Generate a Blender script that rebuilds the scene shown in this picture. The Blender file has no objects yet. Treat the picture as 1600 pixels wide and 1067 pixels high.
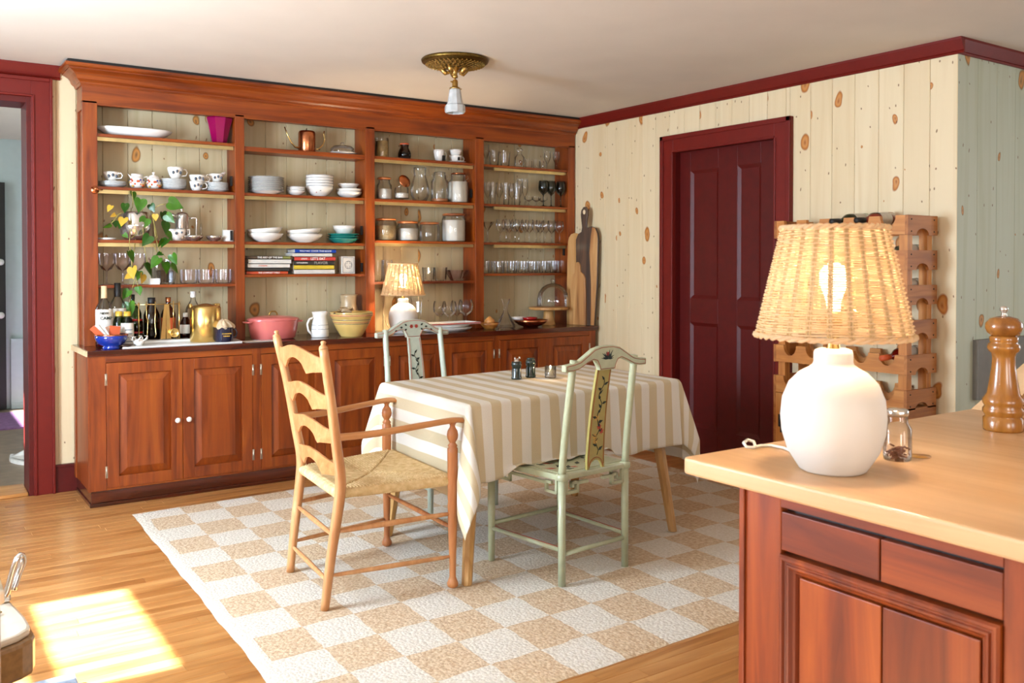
import bpy, math, random
from mathutils import Vector, Matrix
random.seed(7)
D = bpy.data
C = bpy.context.scene.collection
PI = math.pi
sin, cos, R = math.sin, math.cos, math.radians
# ------------------------------------------------------------------ camera, world, lights
FPX = 1411.0; HC = 1.32; YAW = math.atan2(965, 1411); PIT = R(0.9)
cd = D.cameras.new('camera'); cam = D.objects.new('camera', cd); C.objects.link(cam)
cam.location = (0, 0, HC)
cam.rotation_euler = (PI/2 - PIT, 0, -YAW)
cd.dof.use_dof = True; cd.dof.focus_distance = 3.7; cd.dof.aperture_fstop = 7.1
cd.sensor_width = 36; cd.lens = FPX/1600*36; cd.clip_start = 0.05
cd.shift_y = -(533.5 - (413 + FPX*math.tan(PIT)))/1600
bpy.context.scene.camera = cam
vs = bpy.context.scene.view_settings
vs.view_transform = 'Standard'; vs.look = 'None'; vs.gamma = 1; vs.use_curve_mapping = False
vs.exposure = -0.10
w = D.worlds.new('sky'); bpy.context.scene.world = w; w.use_nodes = True
w.node_tree.nodes['Background'].inputs[0].default_value = (0.75, 0.87, 1, 1)
w.node_tree.nodes['Background'].inputs[1].default_value = 2.0

def lamp_obj(name, kind, loc, rot, **kw):
    l = D.lights.new(name, kind)
    for k, v in kw.items(): setattr(l, k, v)
    o = D.objects.new(name, l); o.location = loc; o.rotation_euler = rot; C.objects.link(o)
    return o
# sun through the left window: azimuth almost +X, elevation 46 degrees
lamp_obj('sun', 'SUN', (-4, 4, 5), (0, R(-44), R(-3.4)), energy=85, angle=R(0.9), color=(.88, .94, 1))
# daylight standing in the left and rear window openings
lamp_obj('window_light', 'AREA', (-1.16, 3.55, 1.45), (0, R(-90), 0), energy=250, shape='RECTANGLE', size=1.25, size_y=.85, color=(.64, .81, 1))
lamp_obj('window_light_near', 'AREA', (-1.16, 1.35, 1.45), (0, R(-90), 0), energy=32, shape='RECTANGLE', size=1.25, size_y=.85, color=(.74, .87, 1))
for x_, e_ in ((-.2, 74), (1.7, 30)):
    lamp_obj('window_light_rear', 'AREA', (x_, -2.62, 1.45), (R(90), 0, 0), energy=e_, shape='RECTANGLE', size=.9, size_y=1.3, color=(1, .96, .91))
lamp_obj('window_light_kitchen', 'AREA', (6.42, 0.3, 1.5), (0, R(90), 0), energy=38, shape='RECTANGLE', size=1.2, size_y=1.6, color=(.78, .9, 1))  # cool daylight from an assumed kitchen window; the wall stays solid
lamp_obj('window_light_hall', 'AREA', (-1.4, 7.6, 1.5), (0, R(-90), 0), energy=42, shape='RECTANGLE', size=1.2, size_y=1.2, color=(.78, .9, 1))  # added cool fill for the hall; its walls have no window

# ------------------------------------------------------------------ helpers
def ray(u, v):
    x = (u-800)/FPX; z = -(v-(413+FPX*math.tan(PIT)))/FPX
    y2 = cos(PIT)+z*sin(PIT); z2 = -sin(PIT)+z*cos(PIT)
    return x*cos(YAW)+y2*sin(YAW), -x*sin(YAW)+y2*cos(YAW), z2
def q(u, v, X=None, Y=None, z=None):
    """measured point of the place: where a sight line meets a real plane"""
    a, b, c = ray(u, v)
    t = X/a if X is not None else Y/b if Y is not None else (z-HC)/c
    return Vector((a*t, b*t, HC+c*t))
def tag(o, label=None, cat=None, group=None, kind=None):
    if label: o['label'] = label
    if cat: o['category'] = cat
    if group: o['group'] = group
    if kind: o['kind'] = kind
    return o
def wloc(o):
    v = Vector((0, 0, 0))
    while o is not None: v = v + o.location; o = o.parent
    return v
def empty(name, loc, rz=0, label=None, cat=None, group=None, kind=None):
    o = D.objects.new(name, None); C.objects.link(o); o.location = loc; o.rotation_euler = (0, 0, rz)
    o.empty_display_size = .05
    return tag(o, label, cat, group, kind)
class M:
    def __init__(s): s.v = []; s.f = []; s.sm = []; s.uv = None
    def add(s, vs_, fs, smooth=False):
        n = len(s.v); s.v += [tuple(p) for p in vs_]
        s.f += [tuple(i+n for i in f) for f in fs]; s.sm += [smooth]*len(fs); return s
    def box(s, x0, x1, y0, y1, z0, z1):
        if x0 > x1: x0, x1 = x1, x0
        if y0 > y1: y0, y1 = y1, y0
        if z0 > z1: z0, z1 = z1, z0
        return s.add([(x0,y0,z0),(x1,y0,z0),(x1,y1,z0),(x0,y1,z0),(x0,y0,z1),(x1,y0,z1),(x1,y1,z1),(x0,y1,z1)],
              [(0,3,2,1),(4,5,6,7),(0,1,5,4),(1,2,6,5),(2,3,7,6),(3,0,4,7)])
    def prism(s, poly, axis, a, b, smooth=False):
        """poly of 2D points in the plane normal to axis; x: (y,z), y: (x,z), z: (x,y)"""
        def p3(p, t):
            return (t,p[0],p[1]) if axis == 'x' else (p[0],t,p[1]) if axis == 'y' else (p[0],p[1],t)
        n = len(poly)
        vs_ = [p3(p, a) for p in poly]+[p3(p, b) for p in poly]
        s.add(vs_, [tuple(range(n))[::-1], tuple(range(n, 2*n))])
        m = len(s.v)-2*n
        s.f += [(m+i, m+(i+1) % n, m+n+(i+1) % n, m+n+i) for i in range(n)]; s.sm += [smooth]*n
        return s
    def lathe(s, prof, c=(0,0,0), seg=24, smooth=True, sx=1, sy=1, axis='z', facet=None):
        vs_ = []; fs = []; rings = []
        for r, z in prof:
            if r < 1e-6:
                rings.append([len(vs_)]); vs_.append((0,0,z))
            else:
                rings.append(list(range(len(vs_), len(vs_)+seg)))
                for i in range(seg):
                    a = 2*PI*i/seg; rr = r*(facet(a) if facet else 1)
                    vs_.append((rr*cos(a)*sx, rr*sin(a)*sy, z))
        for A, B in zip(rings, rings[1:]):
            if len(A) == 1 and len(B) == 1: continue
            for i in range(seg):
                j = (i+1) % seg
                if len(A) == 1: fs.append((A[0], B[j], B[i]))
                elif len(B) == 1: fs.append((A[i], A[j], B[0]))
                else: fs.append((A[i], A[j], B[j], B[i]))
        if axis == 'x': vs_ = [(z,y,-x) for x,y,z in vs_]
        if axis == 'y': vs_ = [(x,-z,y) for x,y,z in vs_]
        return s.add([(x+c[0],y+c[1],z+c[2]) for x,y,z in vs_], fs, smooth)
    def tube(s, pts, r, seg=8, smooth=True, cap=True, closed=False):
        pts = [Vector(p) for p in pts]; n = len(pts)
        rs = r if isinstance(r, (list, tuple)) else [r]*n
        vs_ = []; fs = []; prev = None
        for i, p in enumerate(pts):
            if closed: t = (pts[(i+1) % n]-pts[i-1]).normalized()
            else: t = (pts[min(i+1,n-1)]-pts[max(i-1,0)]).normalized()
            if prev is None:
                up = Vector((0,0,1)) if abs(t.z) < .9 else Vector((1,0,0))
                x = t.cross(up).normalized()
            else:
                x = (prev-t*prev.dot(t)).normalized()
            prev = x; y = t.cross(x)
            for k in range(seg):
                a = 2*PI*k/seg; vs_.append(p+(x*cos(a)+y*sin(a))*rs[i])
        for i in range(n if closed else n-1):
            j = (i+1) % n
            for k in range(seg):
                l = (k+1) % seg
                fs.append((i*seg+k, i*seg+l, j*seg+l, j*seg+k))
        if cap and not closed: fs += [tuple(range(seg))[::-1], tuple(range((n-1)*seg, n*seg))]
        return s.add(vs_, fs, smooth)
    def bar(s, a, b, wx, wz, up=(0,0,1)):
        """rectangular bar between two points"""
        a = Vector(a); b = Vector(b); t = (b-a).normalized(); up = Vector(up)
        x = t.cross(up).normalized(); y = x.cross(t)
        vs_ = [p+x*i*wx/2+y*j*wz/2 for p in (a,b) for i,j in ((-1,-1),(1,-1),(1,1),(-1,1))]
        return s.add(vs_, [(0,1,2,3),(7,6,5,4),(0,4,5,1),(1,5,6,2),(2,6,7,3),(3,7,4,0)])
    def sphere(s, c, r, seg=12, sz=1):
        return s.lathe([(r*sin(PI*i/8) if 0 < i < 8 else 0, -r*cos(PI*i/8)*sz) for i in range(9)], c, seg)
    def grid(s, fn, nu, nv, smooth=True):
        vs_ = [fn(i/nu, j/nv) for j in range(nv+1) for i in range(nu+1)]
        fs = [(j*(nu+1)+i, j*(nu+1)+i+1, (j+1)*(nu+1)+i+1, (j+1)*(nu+1)+i) for j in range(nv) for i in range(nu)]
        return s.add(vs_, fs, smooth)
    def mesh(s, name, mat):
        me = D.meshes.new(name); me.from_pydata(s.v, [], s.f)
        me.polygons.foreach_set('use_smooth', s.sm)
        if s.uv:
            ul = me.uv_layers.new(name='UVMap')
            for l in me.loops: ul.data[l.index].uv = s.uv[l.vertex_index]
        me.materials.append(mat); me.update()
        return me
    def build(s, name, mat, parent=None, world=False, bevel=0, label=None):
        if world and parent is not None:
            o0 = wloc(parent); s.v = [(x-o0.x, y-o0.y, z-o0.z) for x,y,z in s.v]
        o = D.objects.new(name, s.mesh(name, mat)); C.objects.link(o)
        if parent is not None: o.parent = parent
        if bevel:
            b = o.modifiers.new('bevel', 'BEVEL'); b.width = bevel; b.segments = 2; b.limit_method = 'ANGLE'; b.angle_limit = R(50)
        if label: o['label'] = label
        return o
    def single(s, name, mat, label, cat, group=None, kind=None, bevel=0, origin=None):
        """a thing that is one mesh, given in world coordinates; origin at its foot"""
        xs = [p[0] for p in s.v]; ys = [p[1] for p in s.v]; zs = [p[2] for p in s.v]
        o0 = origin or ((min(xs)+max(xs))/2, (min(ys)+max(ys))/2, min(zs))
        s.v = [(x-o0[0], y-o0[1], z-o0[2]) for x,y,z in s.v]
        o = s.build(name, mat, bevel=bevel); o.location = o0
        return tag(o, label, cat, group, kind)
def copy_tree(o, parent=None):
    c = o.copy(); C.objects.link(c); c.parent = parent
    for ch in list(o.children): copy_tree(ch, c)
    return c

# ------------------------------------------------------------------ materials
def lin(h):
    r = [int(h[i:i+2], 16)/255 for i in (0, 2, 4)]
    return tuple((x/12.92 if x <= .04045 else ((x+.055)/1.055)**2.4) for x in r)+(1,)
def newmat(name):
    m = D.materials.new(name); m.use_nodes = True; nt = m.node_tree
    return m, nt, nt.nodes['Principled BSDF'], nt.nodes, nt.links
def coords(nt, scale=(1,1,1), rnd=True, kind='Object'):
    N, L = nt.nodes, nt.links
    tc = N.new('ShaderNodeTexCoord'); mp = N.new('ShaderNodeMapping')
    L.new(tc.outputs[kind], mp.inputs[0]); mp.inputs['Scale'].default_value = scale
    if rnd:
        oi = N.new('ShaderNodeObjectInfo'); mu = N.new('ShaderNodeVectorMath'); mu.operation = 'SCALE'
        cm = N.new('ShaderNodeCombineXYZ')
        for i in range(3): L.new(oi.outputs['Random'], cm.inputs[i])
        L.new(cm.outputs[0], mu.inputs[0]); mu.inputs['Scale'].default_value = 37.0
        L.new(mu.outputs[0], mp.inputs['Location'])
    return mp.outputs[0]
def ramp(nt, fac, stops):
    r = nt.nodes.new('ShaderNodeValToRGB'); e = r.color_ramp.elements
    while len(e) < len(stops): e.new(.5)
    for x, (p, c) in zip(e, stops): x.position = p; x.color = c if len(c) == 4 else tuple(c)+(1,)
    nt.links.new(fac, r.inputs[0]); return r.outputs[0]
def noise(nt, vec, scale, detail=4, dist=0, rough=.5):
    n = nt.nodes.new('ShaderNodeTexNoise'); n.inputs['Scale'].default_value = scale
    n.inputs['Detail'].default_value = detail; n.inputs['Distortion'].default_value = dist; n.inputs['Roughness'].default_value = rough
    nt.links.new(vec, n.inputs['Vector']); return n.outputs[0]
def mixc(nt, a, b, fac, mode='MIX'):
    m = nt.nodes.new('ShaderNodeMix'); m.data_type = 'RGBA'; m.blend_type = mode
    for sock, val in ((m.inputs[0], fac), (m.inputs[6], a), (m.inputs[7], b)):
        if hasattr(val, 'links'): nt.links.new(val, sock)
        else: sock.default_value = val
    return m.outputs[2]
def bump(nt, h, strength=.2, dist=.002):
    b = nt.nodes.new('ShaderNodeBump'); b.inputs['Strength'].default_value = strength; b.inputs['Distance'].default_value = dist
    nt.links.new(h, b.inputs['Height']); nt.links.new(b.outputs[0], nt.nodes['Principled BSDF'].inputs['Normal'])
def plain(name, col, rough=.5, metal=0, coat=0, noise_amt=.12, nscale=18, bmp=0, spec=.5):
    m, nt, p, N, L = newmat(name)
    v = coords(nt); n = noise(nt, v, nscale, 3)
    c = lin(col); d = tuple(x*(1-noise_amt) for x in c[:3])+(1,)
    L.new(ramp(nt, n, [(.3, d), (.7, c)]), p.inputs['Base Color'])
    p.inputs['Roughness'].default_value = rough; p.inputs['Metallic'].default_value = metal
    p.inputs['Coat Weight'].default_value = coat; p.inputs['Specular IOR Level'].default_value = spec
    if bmp: bump(nt, noise(nt, v, 120, 3), bmp)
    return m
def wood(name, base, dark, light, axis='z', rough=.4, coat=.10, fine=.55, sc=1.0):
    m, nt, p, N, L = newmat(name)
    s = [14*sc]*3; s['xyz'.index(axis)] = 1.3*sc
    v = coords(nt, tuple(s))
    n1 = noise(nt, v, 1.0, 5, 1.4, .55)
    s2 = [90*sc]*3; s2['xyz'.index(axis)] = 4*sc
    v2 = coords(nt, tuple(s2)); n2 = noise(nt, v2, 1.0, 3, .2)
    v3 = coords(nt, (2.2, 2.2, 2.2)); n3 = noise(nt, v3, 1.0, 2)
    c1 = ramp(nt, n1, [(.28, lin(dark)), (.5, lin(base)), (.74, lin(light))])
    c2 = mixc(nt, c1, ramp(nt, n2, [(.3, (.62,.55,.5,1)), (.65, (1,1,1,1))]), .55*fine, 'MULTIPLY')
    c3 = mixc(nt, c2, ramp(nt, n3, [(.35, (.82,.76,.72,1)), (.65, (1.0,1.0,1.0,1))]), .8, 'MULTIPLY')
    L.new(c3, p.inputs['Base Color'])
    p.inputs['Roughness'].default_value = rough; p.inputs['Coat Weight'].default_value = coat; p.inputs['Coat Roughness'].default_value = .15
    bump(nt, n2, .12, .001)
    return m
def knotty(name, base, alt, knot, seed=0.0, kscale=2.2, thr=.62):
    m, nt, p, N, L = newmat(name)
    v = coords(nt, (16, 16, .8)); n1 = noise(nt, v, 1.0, 4, .8)
    c = ramp(nt, n1, [(.2, lin(alt)), (.55, lin(base))])
    oi = N.new('ShaderNodeObjectInfo')
    c = mixc(nt, c, lin(alt), ramp(nt, oi.outputs['Random'], [(0, (0,0,0,1)), (1, (.5,.5,.5,1))]))
    # knots: sparse stretched cells on the board's face
    tk = coords(nt, (1, 1, 1)); sk = N.new('ShaderNodeSeparateXYZ'); L.new(tk, sk.inputs[0])
    wn = noise(nt, tk, 9, 1)
    def ma(i, k, src=None):
        m1 = N.new('ShaderNodeMath'); m1.operation = 'MULTIPLY_ADD'; L.new(sk.outputs[i], m1.inputs[0]); m1.inputs[1].default_value = k
        m2 = N.new('ShaderNodeMath'); m2.operation = 'MULTIPLY'; L.new(wn, m2.inputs[0]); m2.inputs[1].default_value = .25
        L.new(m2.outputs[0], m1.inputs[2]); return m1.outputs[0]
    cb = N.new('ShaderNodeCombineXYZ'); L.new(ma(0, 5.4), cb.inputs[0]); L.new(ma(2, 3.1), cb.inputs[1])
    vo = N.new('ShaderNodeTexVoronoi'); vo.voronoi_dimensions = '2D'; vo.inputs['Scale'].default_value = kscale/2.2; L.new(cb.outputs[0], vo.inputs['Vector'])
    sp = N.new('ShaderNodeSeparateColor'); L.new(vo.outputs['Color'], sp.inputs[0])
    # knot size shrinks for cells under the threshold
    mr = N.new('ShaderNodeMapRange'); mr.inputs[1].default_value = thr; mr.inputs[2].default_value = 1; mr.inputs[3].default_value = 0; mr.inputs[4].default_value = .19
    L.new(sp.outputs[0], mr.inputs[0])
    dv = N.new('ShaderNodeMath'); dv.operation = 'DIVIDE'; L.new(vo.outputs['Distance'], dv.inputs[0])
    mx = N.new('ShaderNodeMath'); mx.operation = 'MAXIMUM'; L.new(mr.outputs[0], mx.inputs[0]); mx.inputs[1].default_value = .003
    L.new(mx.outputs[0], dv.inputs[1])
    mask = ramp(nt, dv.outputs[0], [(.0, (1,1,1,1)), (.35, (.85,.85,.85,1)), (.8, (1,1,1,1)), (1.0, (0,0,0,1))])
    kc = ramp(nt, dv.outputs[0], [(0, lin(knot)), (.5, lin('c47c26')), (.9, lin(knot))])
    c = mixc(nt, c, kc, mask)
    # scattered tiny pin knots
    vp = N.new('ShaderNodeTexVoronoi'); vp.voronoi_dimensions = '2D'; vp.inputs['Scale'].default_value = 3; L.new(cb.outputs[0], vp.inputs['Vector'])
    pm = ramp(nt, vp.outputs['Distance'], [(.05, (.8,.8,.8,1)), (.08, (0,0,0,1))])
    sp2 = N.new('ShaderNodeSeparateColor'); L.new(vp.outputs['Color'], sp2.inputs[0])
    pm2 = mixc(nt, (0,0,0,1), pm, ramp(nt, sp2.outputs[1], [(.78, (0,0,0,1)), (.8, (1,1,1,1))]))
    c = mixc(nt, c, lin('6b3d17'), pm2)
    L.new(c, p.inputs['Base Color']); p.inputs['Roughness'].default_value = .55
    bump(nt, n1, .08, .001)
    return m
def thin_glass(name, tint='fefefe', edge='d6d8d2', gloss=1.0):
    """thin-walled clear glass: transparent with Fresnel reflection and darker edges"""
    m = D.materials.new(name); m.use_nodes = True; nt = m.node_tree; N, L = nt.nodes, nt.links
    N.remove(N['Principled BSDF']); out = N['Material Output']
    lw = N.new('ShaderNodeLayerWeight'); lw.inputs[0].default_value = .35
    col = ramp(nt, lw.outputs['Facing'], [(.45, lin(tint)), (1.0, lin(edge))])
    tr = N.new('ShaderNodeBsdfTransparent'); L.new(col, tr.inputs[0])
    gl = N.new('ShaderNodeBsdfGlossy'); gl.inputs['Roughness'].default_value = .04
    lf = N.new('ShaderNodeLayerWeight'); lf.inputs[0].default_value = .25
    mu = N.new('ShaderNodeMath'); mu.operation = 'MULTIPLY_ADD'; L.new(lf.outputs['Fresnel'], mu.inputs[0]); mu.inputs[1].default_value = .8*gloss; mu.inputs[2].default_value = .03
    mx = N.new('ShaderNodeMixShader'); L.new(mu.outputs[0], mx.inputs[0]); L.new(tr.outputs[0], mx.inputs[1]); L.new(gl.outputs[0], mx.inputs[2])
    L.new(mx.outputs[0], out.inputs[0]); return m

CH = dict(base='8a3c08', dark='662604', light='9e4e0f')
M_cz = wood('cherry_wood_upright', CH['base'], CH['dark'], CH['light'], 'z')
M_cx = wood('cherry_wood_across', CH['base'], CH['dark'], CH['light'], 'x')
M_cy = wood('cherry_wood_deep', CH['base'], CH['dark'], CH['light'], 'y')
M_counter = wood('dark_polished_wood', '4c1a0a', '300f06', '642a12', 'x', rough=.2, coat=.4)
M_iz = wood('island_pine_upright', '84380a', '4c1a03', 'a85416', 'z', rough=.45, coat=.05, sc=.6)
M_iy = wood('island_pine_across', '84380a', '4c1a03', 'a85416', 'y', rough=.45, coat=.05, sc=.6)
M_block = wood('butcher_block', 'd6ae80', 'c69a68', 'e0bd92', 'y', rough=.38, coat=.15, fine=.35, sc=.5)
M_floor = wood('oak_strip', 'b98046', '9a622c', 'cf9c60', 'x', rough=.3, coat=.3, sc=.8)
M_floord = wood('oak_threshold', 'c68a4a', 'a9702f', 'd8a565', 'x', rough=.35)
M_red = plain('oxblood_paint', '6c1206', .5, noise_amt=.12, coat=.0, bmp=.04, spec=.35)
M_redd = plain('dark_oxblood_paint', '560a05', .46, noise_amt=.2, coat=.0, bmp=.04, spec=.35)
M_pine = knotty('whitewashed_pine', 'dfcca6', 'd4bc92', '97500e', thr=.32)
M_pine2 = knotty('pale_green_washed_pine', 'b9bfae', 'a9ac90', '6d5a2e', thr=.6)  # same pine as the walls, cool shaded daylight put into its colour
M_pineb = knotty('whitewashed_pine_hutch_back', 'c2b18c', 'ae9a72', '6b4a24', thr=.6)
M_ceil = plain('ceiling_paint', 'd9cfc0', .8, noise_amt=.05, nscale=3, bmp=.05)
M_black = plain('black_iron', '14110f', .5)
M_brass = plain('aged_brass', 'c8a25a', .34, 1, noise_amt=.35, nscale=60)
M_brassd = plain('darkened_brass', '7c6230', .42, 1, noise_amt=.5, nscale=90)
M_brassb = plain('bright_brass', 'e3c27a', .24, 1, noise_amt=.08)
M_strip = plain('pale_brass_strip', 'dfc88c', .3, .85, noise_amt=.15)
M_silver = plain('silver_metal', 'dddad4', .2, .92, noise_amt=.12, nscale=40)
M_steel = plain('brushed_hinge_metal', 'cfc6b4', .35, 1)
M_copper = plain('copper', 'c77c52', .25, 1, noise_amt=.2)
M_white = plain('white_glaze', 'e6e1d8', .18, coat=.5, noise_amt=.03)
M_matte = plain('matte_white_ceramic', 'd2cabf', .6, noise_amt=.03)
M_blueish = plain('pale_blue_glaze', 'dad9d4', .2, coat=.5, noise_amt=.2, nscale=50)
M_teal = plain('teal_glaze', '2a9488', .2, coat=.5, noise_amt=.15)
M_navy = plain('navy_enamel', '0c1030', .12, coat=.6)
M_cobalt = plain('cobalt_glaze', '0e2f8c', .12, coat=.6)
M_pink = plain('pink_enamel', 'cf6c66', .28, coat=.4, noise_amt=.05)
M_magenta = plain('magenta_glass', '8c0648', .15, coat=.6, noise_amt=.2, nscale=6)
M_glass = thin_glass('clear_glass')
M_smoke = thin_glass('smoked_glass', '8d9088', '22221a', 1.4)
M_gbottle = thin_glass('green_bottle_glass', '7c9a58', '26381a')
M_amberg = thin_glass('amber_glass', 'b06a24', '3d1c06')
M_violetg = thin_glass('violet_tinted_glass', 'fcf8fc', 'd6c8d8')
M_brownglass = thin_glass('brown_glass', '9a8266', '35261a')
M_marble = plain('white_marble', 'd9d6d0', .25, noise_amt=.14, nscale=5, coat=.3)
M_cork = plain('pale_cork', 'd9bb8e', .7)
M_label = plain('paper_label', 'd8d2c6', .7, noise_amt=.1, nscale=60)
M_paper = plain('book_pages', 'cfc4b2', .8, noise_amt=.2, nscale=90)
M_redliq = plain('dark_red_liquor', '4a0a10', .1)
M_leaf = plain('green_leaf', '457818', .35, noise_amt=.4, nscale=30)
M_leafd = plain('deep_green_leaf', '29550f', .35, noise_amt=.3, nscale=30)
M_leafy = plain('yellow_leaf', 'd2a638', .45, noise_amt=.2, nscale=30)
M_stem = plain('pale_stem', 'a89a4e', .5)
M_soil = plain('soil', '2a1d12', .9)
M_ashwood = wood('pale_ash_wood', 'cd9460', 'b67a48', 'daa876', 'z', rough=.4, coat=.1, fine=.5)
M_ashx = wood('pale_ash_wood_lengthwise', 'c98c56', 'b07440', 'd8a270', 'x', rough=.4, coat=.1, fine=.5)
M_turned = wood('warm_turned_wood', 'b87440', '96562a', 'cc8a52', 'z', rough=.4, coat=.15)
M_tleg = wood('table_leg_wood', 'c69a5c', 'a87a3e', 'd8b078', 'z', rough=.45, coat=.1, fine=.7)
M_rackw = wood('rack_pine', 'c5803a', 'a86428', 'd49650', 'y', rough=.5, coat=.05)
M_rackx = wood('rack_pine_end', 'ad6c30', '8c5020', 'c07f42', 'x', rough=.55, coat=.05)
M_rackz = wood('rack_pine_post', 'c5803a', 'a86428', 'd49650', 'z', rough=.5, coat=.05)
M_millw = wood('mill_wood', '9c6424', '784616', 'b67c34', 'z', rough=.25, coat=.4)
M_acacia = wood('acacia_board', 'b07a42', '7c4a20', 'd0a064', 'z', rough=.5, sc=.8)
M_walnut = wood('walnut_board', '4c3524', '2c1c12', '6b4a2e', 'z', rough=.5)
M_oliveb = wood('pale_maple_board', 'c89656', 'a87436', 'dcb27a', 'z', rough=.5)
M_jade = plain('pale_jade_paint', 'b3b795', .35, coat=.25, noise_amt=.12, nscale=40)
M_jader = plain('red_line_paint', 'a03020', .4)
M_ochre = plain('ochre_painted_panel', 'a89a55', .4, coat=.2, noise_amt=.12, nscale=30)
M_ink = plain('dark_green_paint', '14241c', .5)
M_roseP = plain('rose_paint', 'b04030', .5)
M_goldP = plain('gold_paint', 'c9a14e', .45)
M_dkgreen = plain('bottle_green_glaze', '0b201b', .14, coat=.7)
M_wax = plain('candle_wax', 'e8d8bc', .5)
M_enamel = plain('cream_enamel', 'c9bca6', .25, coat=.5, noise_amt=.1)
M_stovebr = plain('tan_enamel', '8f6c42', .3, coat=.4, noise_amt=.3, nscale=60)
M_slate = plain('blue_grey_stone', '8d95a0', .6, noise_amt=.35, nscale=14, bmp=.3)
M_yellowware = plain('yellow_ware_glaze', 'd6b368', .2, coat=.5, noise_amt=.08)
M_stripeor = plain('peach_glaze_stripe', 'c98d62', .25, coat=.4)
M_stripebl = plain('blue_grey_glaze_stripe', '4c5560', .25, coat=.4)
M_stone = plain('stoneware_glaze', 'bda078', .35, coat=.2, noise_amt=.2)
M_orange = plain('orange_rubber', 'c9562a', .5)
M_redg = plain('red_glaze', 'a01414', .18, coat=.5)
M_grey = plain('grey_panel', '77736c', .6)
M_wall_shell = plain('plaster', 'd0c6b4', .8, noise_amt=.04)
M_hallwall = plain('pale_aqua_paint', 'bccac8', .7, noise_amt=.05)
M_hallfloor = plain('worn_grey_boards', '85705a', .5, noise_amt=.35, nscale=12)
M_lilac = plain('lilac_rug', '8a5f86', .9, noise_amt=.3, nscale=40)

# ------------------------------------------------------------------ room shell
WY = 5.80; WX = 4.44; OC = 2.505; CZ = 2.46; LX = -1.12; FRY = -2.6
# floor
fl = M().box(LX-.1, 6.6, FRY-.1, 6.05, -.12, -.018).box(LX-.1, 6.6, FRY-.1, 2.0, -.018, 0)
floor = fl.build('floor', M_floor); tag(floor, kind='structure')
pw = .0625; y = 2.0; cnt = 0
cache = {}
while y < WY - .001:
    x = LX + random.uniform(-.5, 0)
    while x < WX:
        ln = random.choice((.75, .95, 1.2, 1.45, 1.7))
        a, b = max(x, LX), min(x+ln, WX)
        if b-a > .02:
            key = (round(b-a, 3),)
            if key not in cache:
                h = (b-a)/2-.0006; m_ = M(); W2 = pw/2-.0005; e = .0012
                poly = [(-W2, -.018), (W2, -.018), (W2, -e), (W2-e, 0), (-W2+e, 0), (-W2, -e)]
                m_.prism(poly, 'x', -h, h); cache[key] = m_.mesh('floor_board', M_floor)
            o = D.objects.new('floor_board', cache[key]); C.objects.link(o); o.parent = floor
            o.location = ((a+b)/2, y+pw/2, 0); cnt += 1
        x += ln
    y += pw
# ceiling
M().box(LX-.1, 6.6, FRY-.1, 9.6, CZ, CZ+.1).build('ceiling', M_ceil)['kind'] = 'structure'
# back wall with doorway
DX0, DX1, DZ = -.22, .622, 2.235
wb = M().box(LX-.1, DX0-.015, WY+.016, 6.0, 0, CZ).box(DX1+.015, 4.6, WY+.016, 6.0, 0, CZ).box(DX0-.015, DX1+.015, WY+.016, 6.0, DZ+.015, CZ).build('wall_back', M_wall_shell)
wb['kind'] = 'structure'
def plank_set(parent, axis, a0, a1, width, z0, z1, face, th, mat, offs=0, holes=()):
    """vertical V-jointed planks; axis 'x': wall facing -Y at y=face; axis 'y': wall facing -X at x=face"""
    t = a0
    while t < a1-.01:
        b = min(t+width, a1); zz = z0; zt = z1
        for h0, h1, hz in holes:
            if t+.02 >= h0 and b-.02 <= h1: zz = hz
        wd = (b-t)/2; e = .0026
        poly = [(-wd+.0006, 0), (-wd+.0006, -th+e), (-wd+e, -th), (wd-e, -th), (wd-.0006, -th+e), (wd-.0006, 0)]
        m_ = M(); m_.prism(poly, 'z', 0, zt-zz)
        o = m_.build('plank', mat, parent)
        if axis == 'y': o.rotation_euler = (0, 0, -PI/2)
        c = (t+b)/2
        o.location = (c, face+th, zz) if axis == 'x' else (face+th, c, zz)
        t = b
plank_set(wb, 'x', DX1+.025, .884, .131, 0, CZ-.002, WY, .015, M_pine)
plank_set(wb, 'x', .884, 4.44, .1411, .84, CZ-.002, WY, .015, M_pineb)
# left door casing, jambs and crown on the back wall
tr = empty('door_1', (.62, WY, 0), kind='structure')
def cbox(*a): return M().box(*a)
m_ = M().box(.646, .756, 5.77, WY, 0, 2.38).box(.652, .664, 5.762, 5.77, 0, 2.28).box(.742, .756, 5.755, 5.77, 0, 2.38)
m_.build('casing', M_red, tr, True, .003)
m_ = M().box(-.36, .648, 5.77, WY, 2.27, 2.38).box(-.36, .652, 5.762, 5.77, 2.27, 2.282).box(-.36, .742, 5.755, 5.77, 2.36, 2.38)
m_.build('head_casing', M_red, tr, True, .003)
M().box(-.36, -.25, 5.77, WY, 0, 2.27).build('casing', M_red, tr, True, .003)
M().box(.622, .648, 5.78, 6.02, 0, 2.27).build('jamb', M_redd, tr, True, .002)
M().box(-.25, -.222, 5.78, 6.02, 0, 2.27).build('jamb', M_redd, tr, True, .002)
M().box(-.222, .622, 5.78, 6.02, 2.235, 2.27).build('head_jamb', M_redd, tr, True, .002)
M().box(-.22, .62, 5.79, 6.05, 0, .02).build('threshold', M_floord, tr, True, .004)
def crown_profile():
    return [(0, 0), (-.008, 0), (-.014, .008), (-.008, .016), (-.016, .03), (-.036, .066), (-.036, .078), (0, .078)]
m_ = M(); m_.prism([(WY+y_, CZ-.078+z_) for y_, z_ in crown_profile()], 'x', LX, .80); m_.build('trim_1', M_red)['kind'] = 'structure'
M().box(.757, .872, 5.775, WY, 0, .145).box(.757, .872, 5.77, WY, .145, .16).build('baseboard_back', M_redd, bevel=.002)['kind'] = 'structure'
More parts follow.
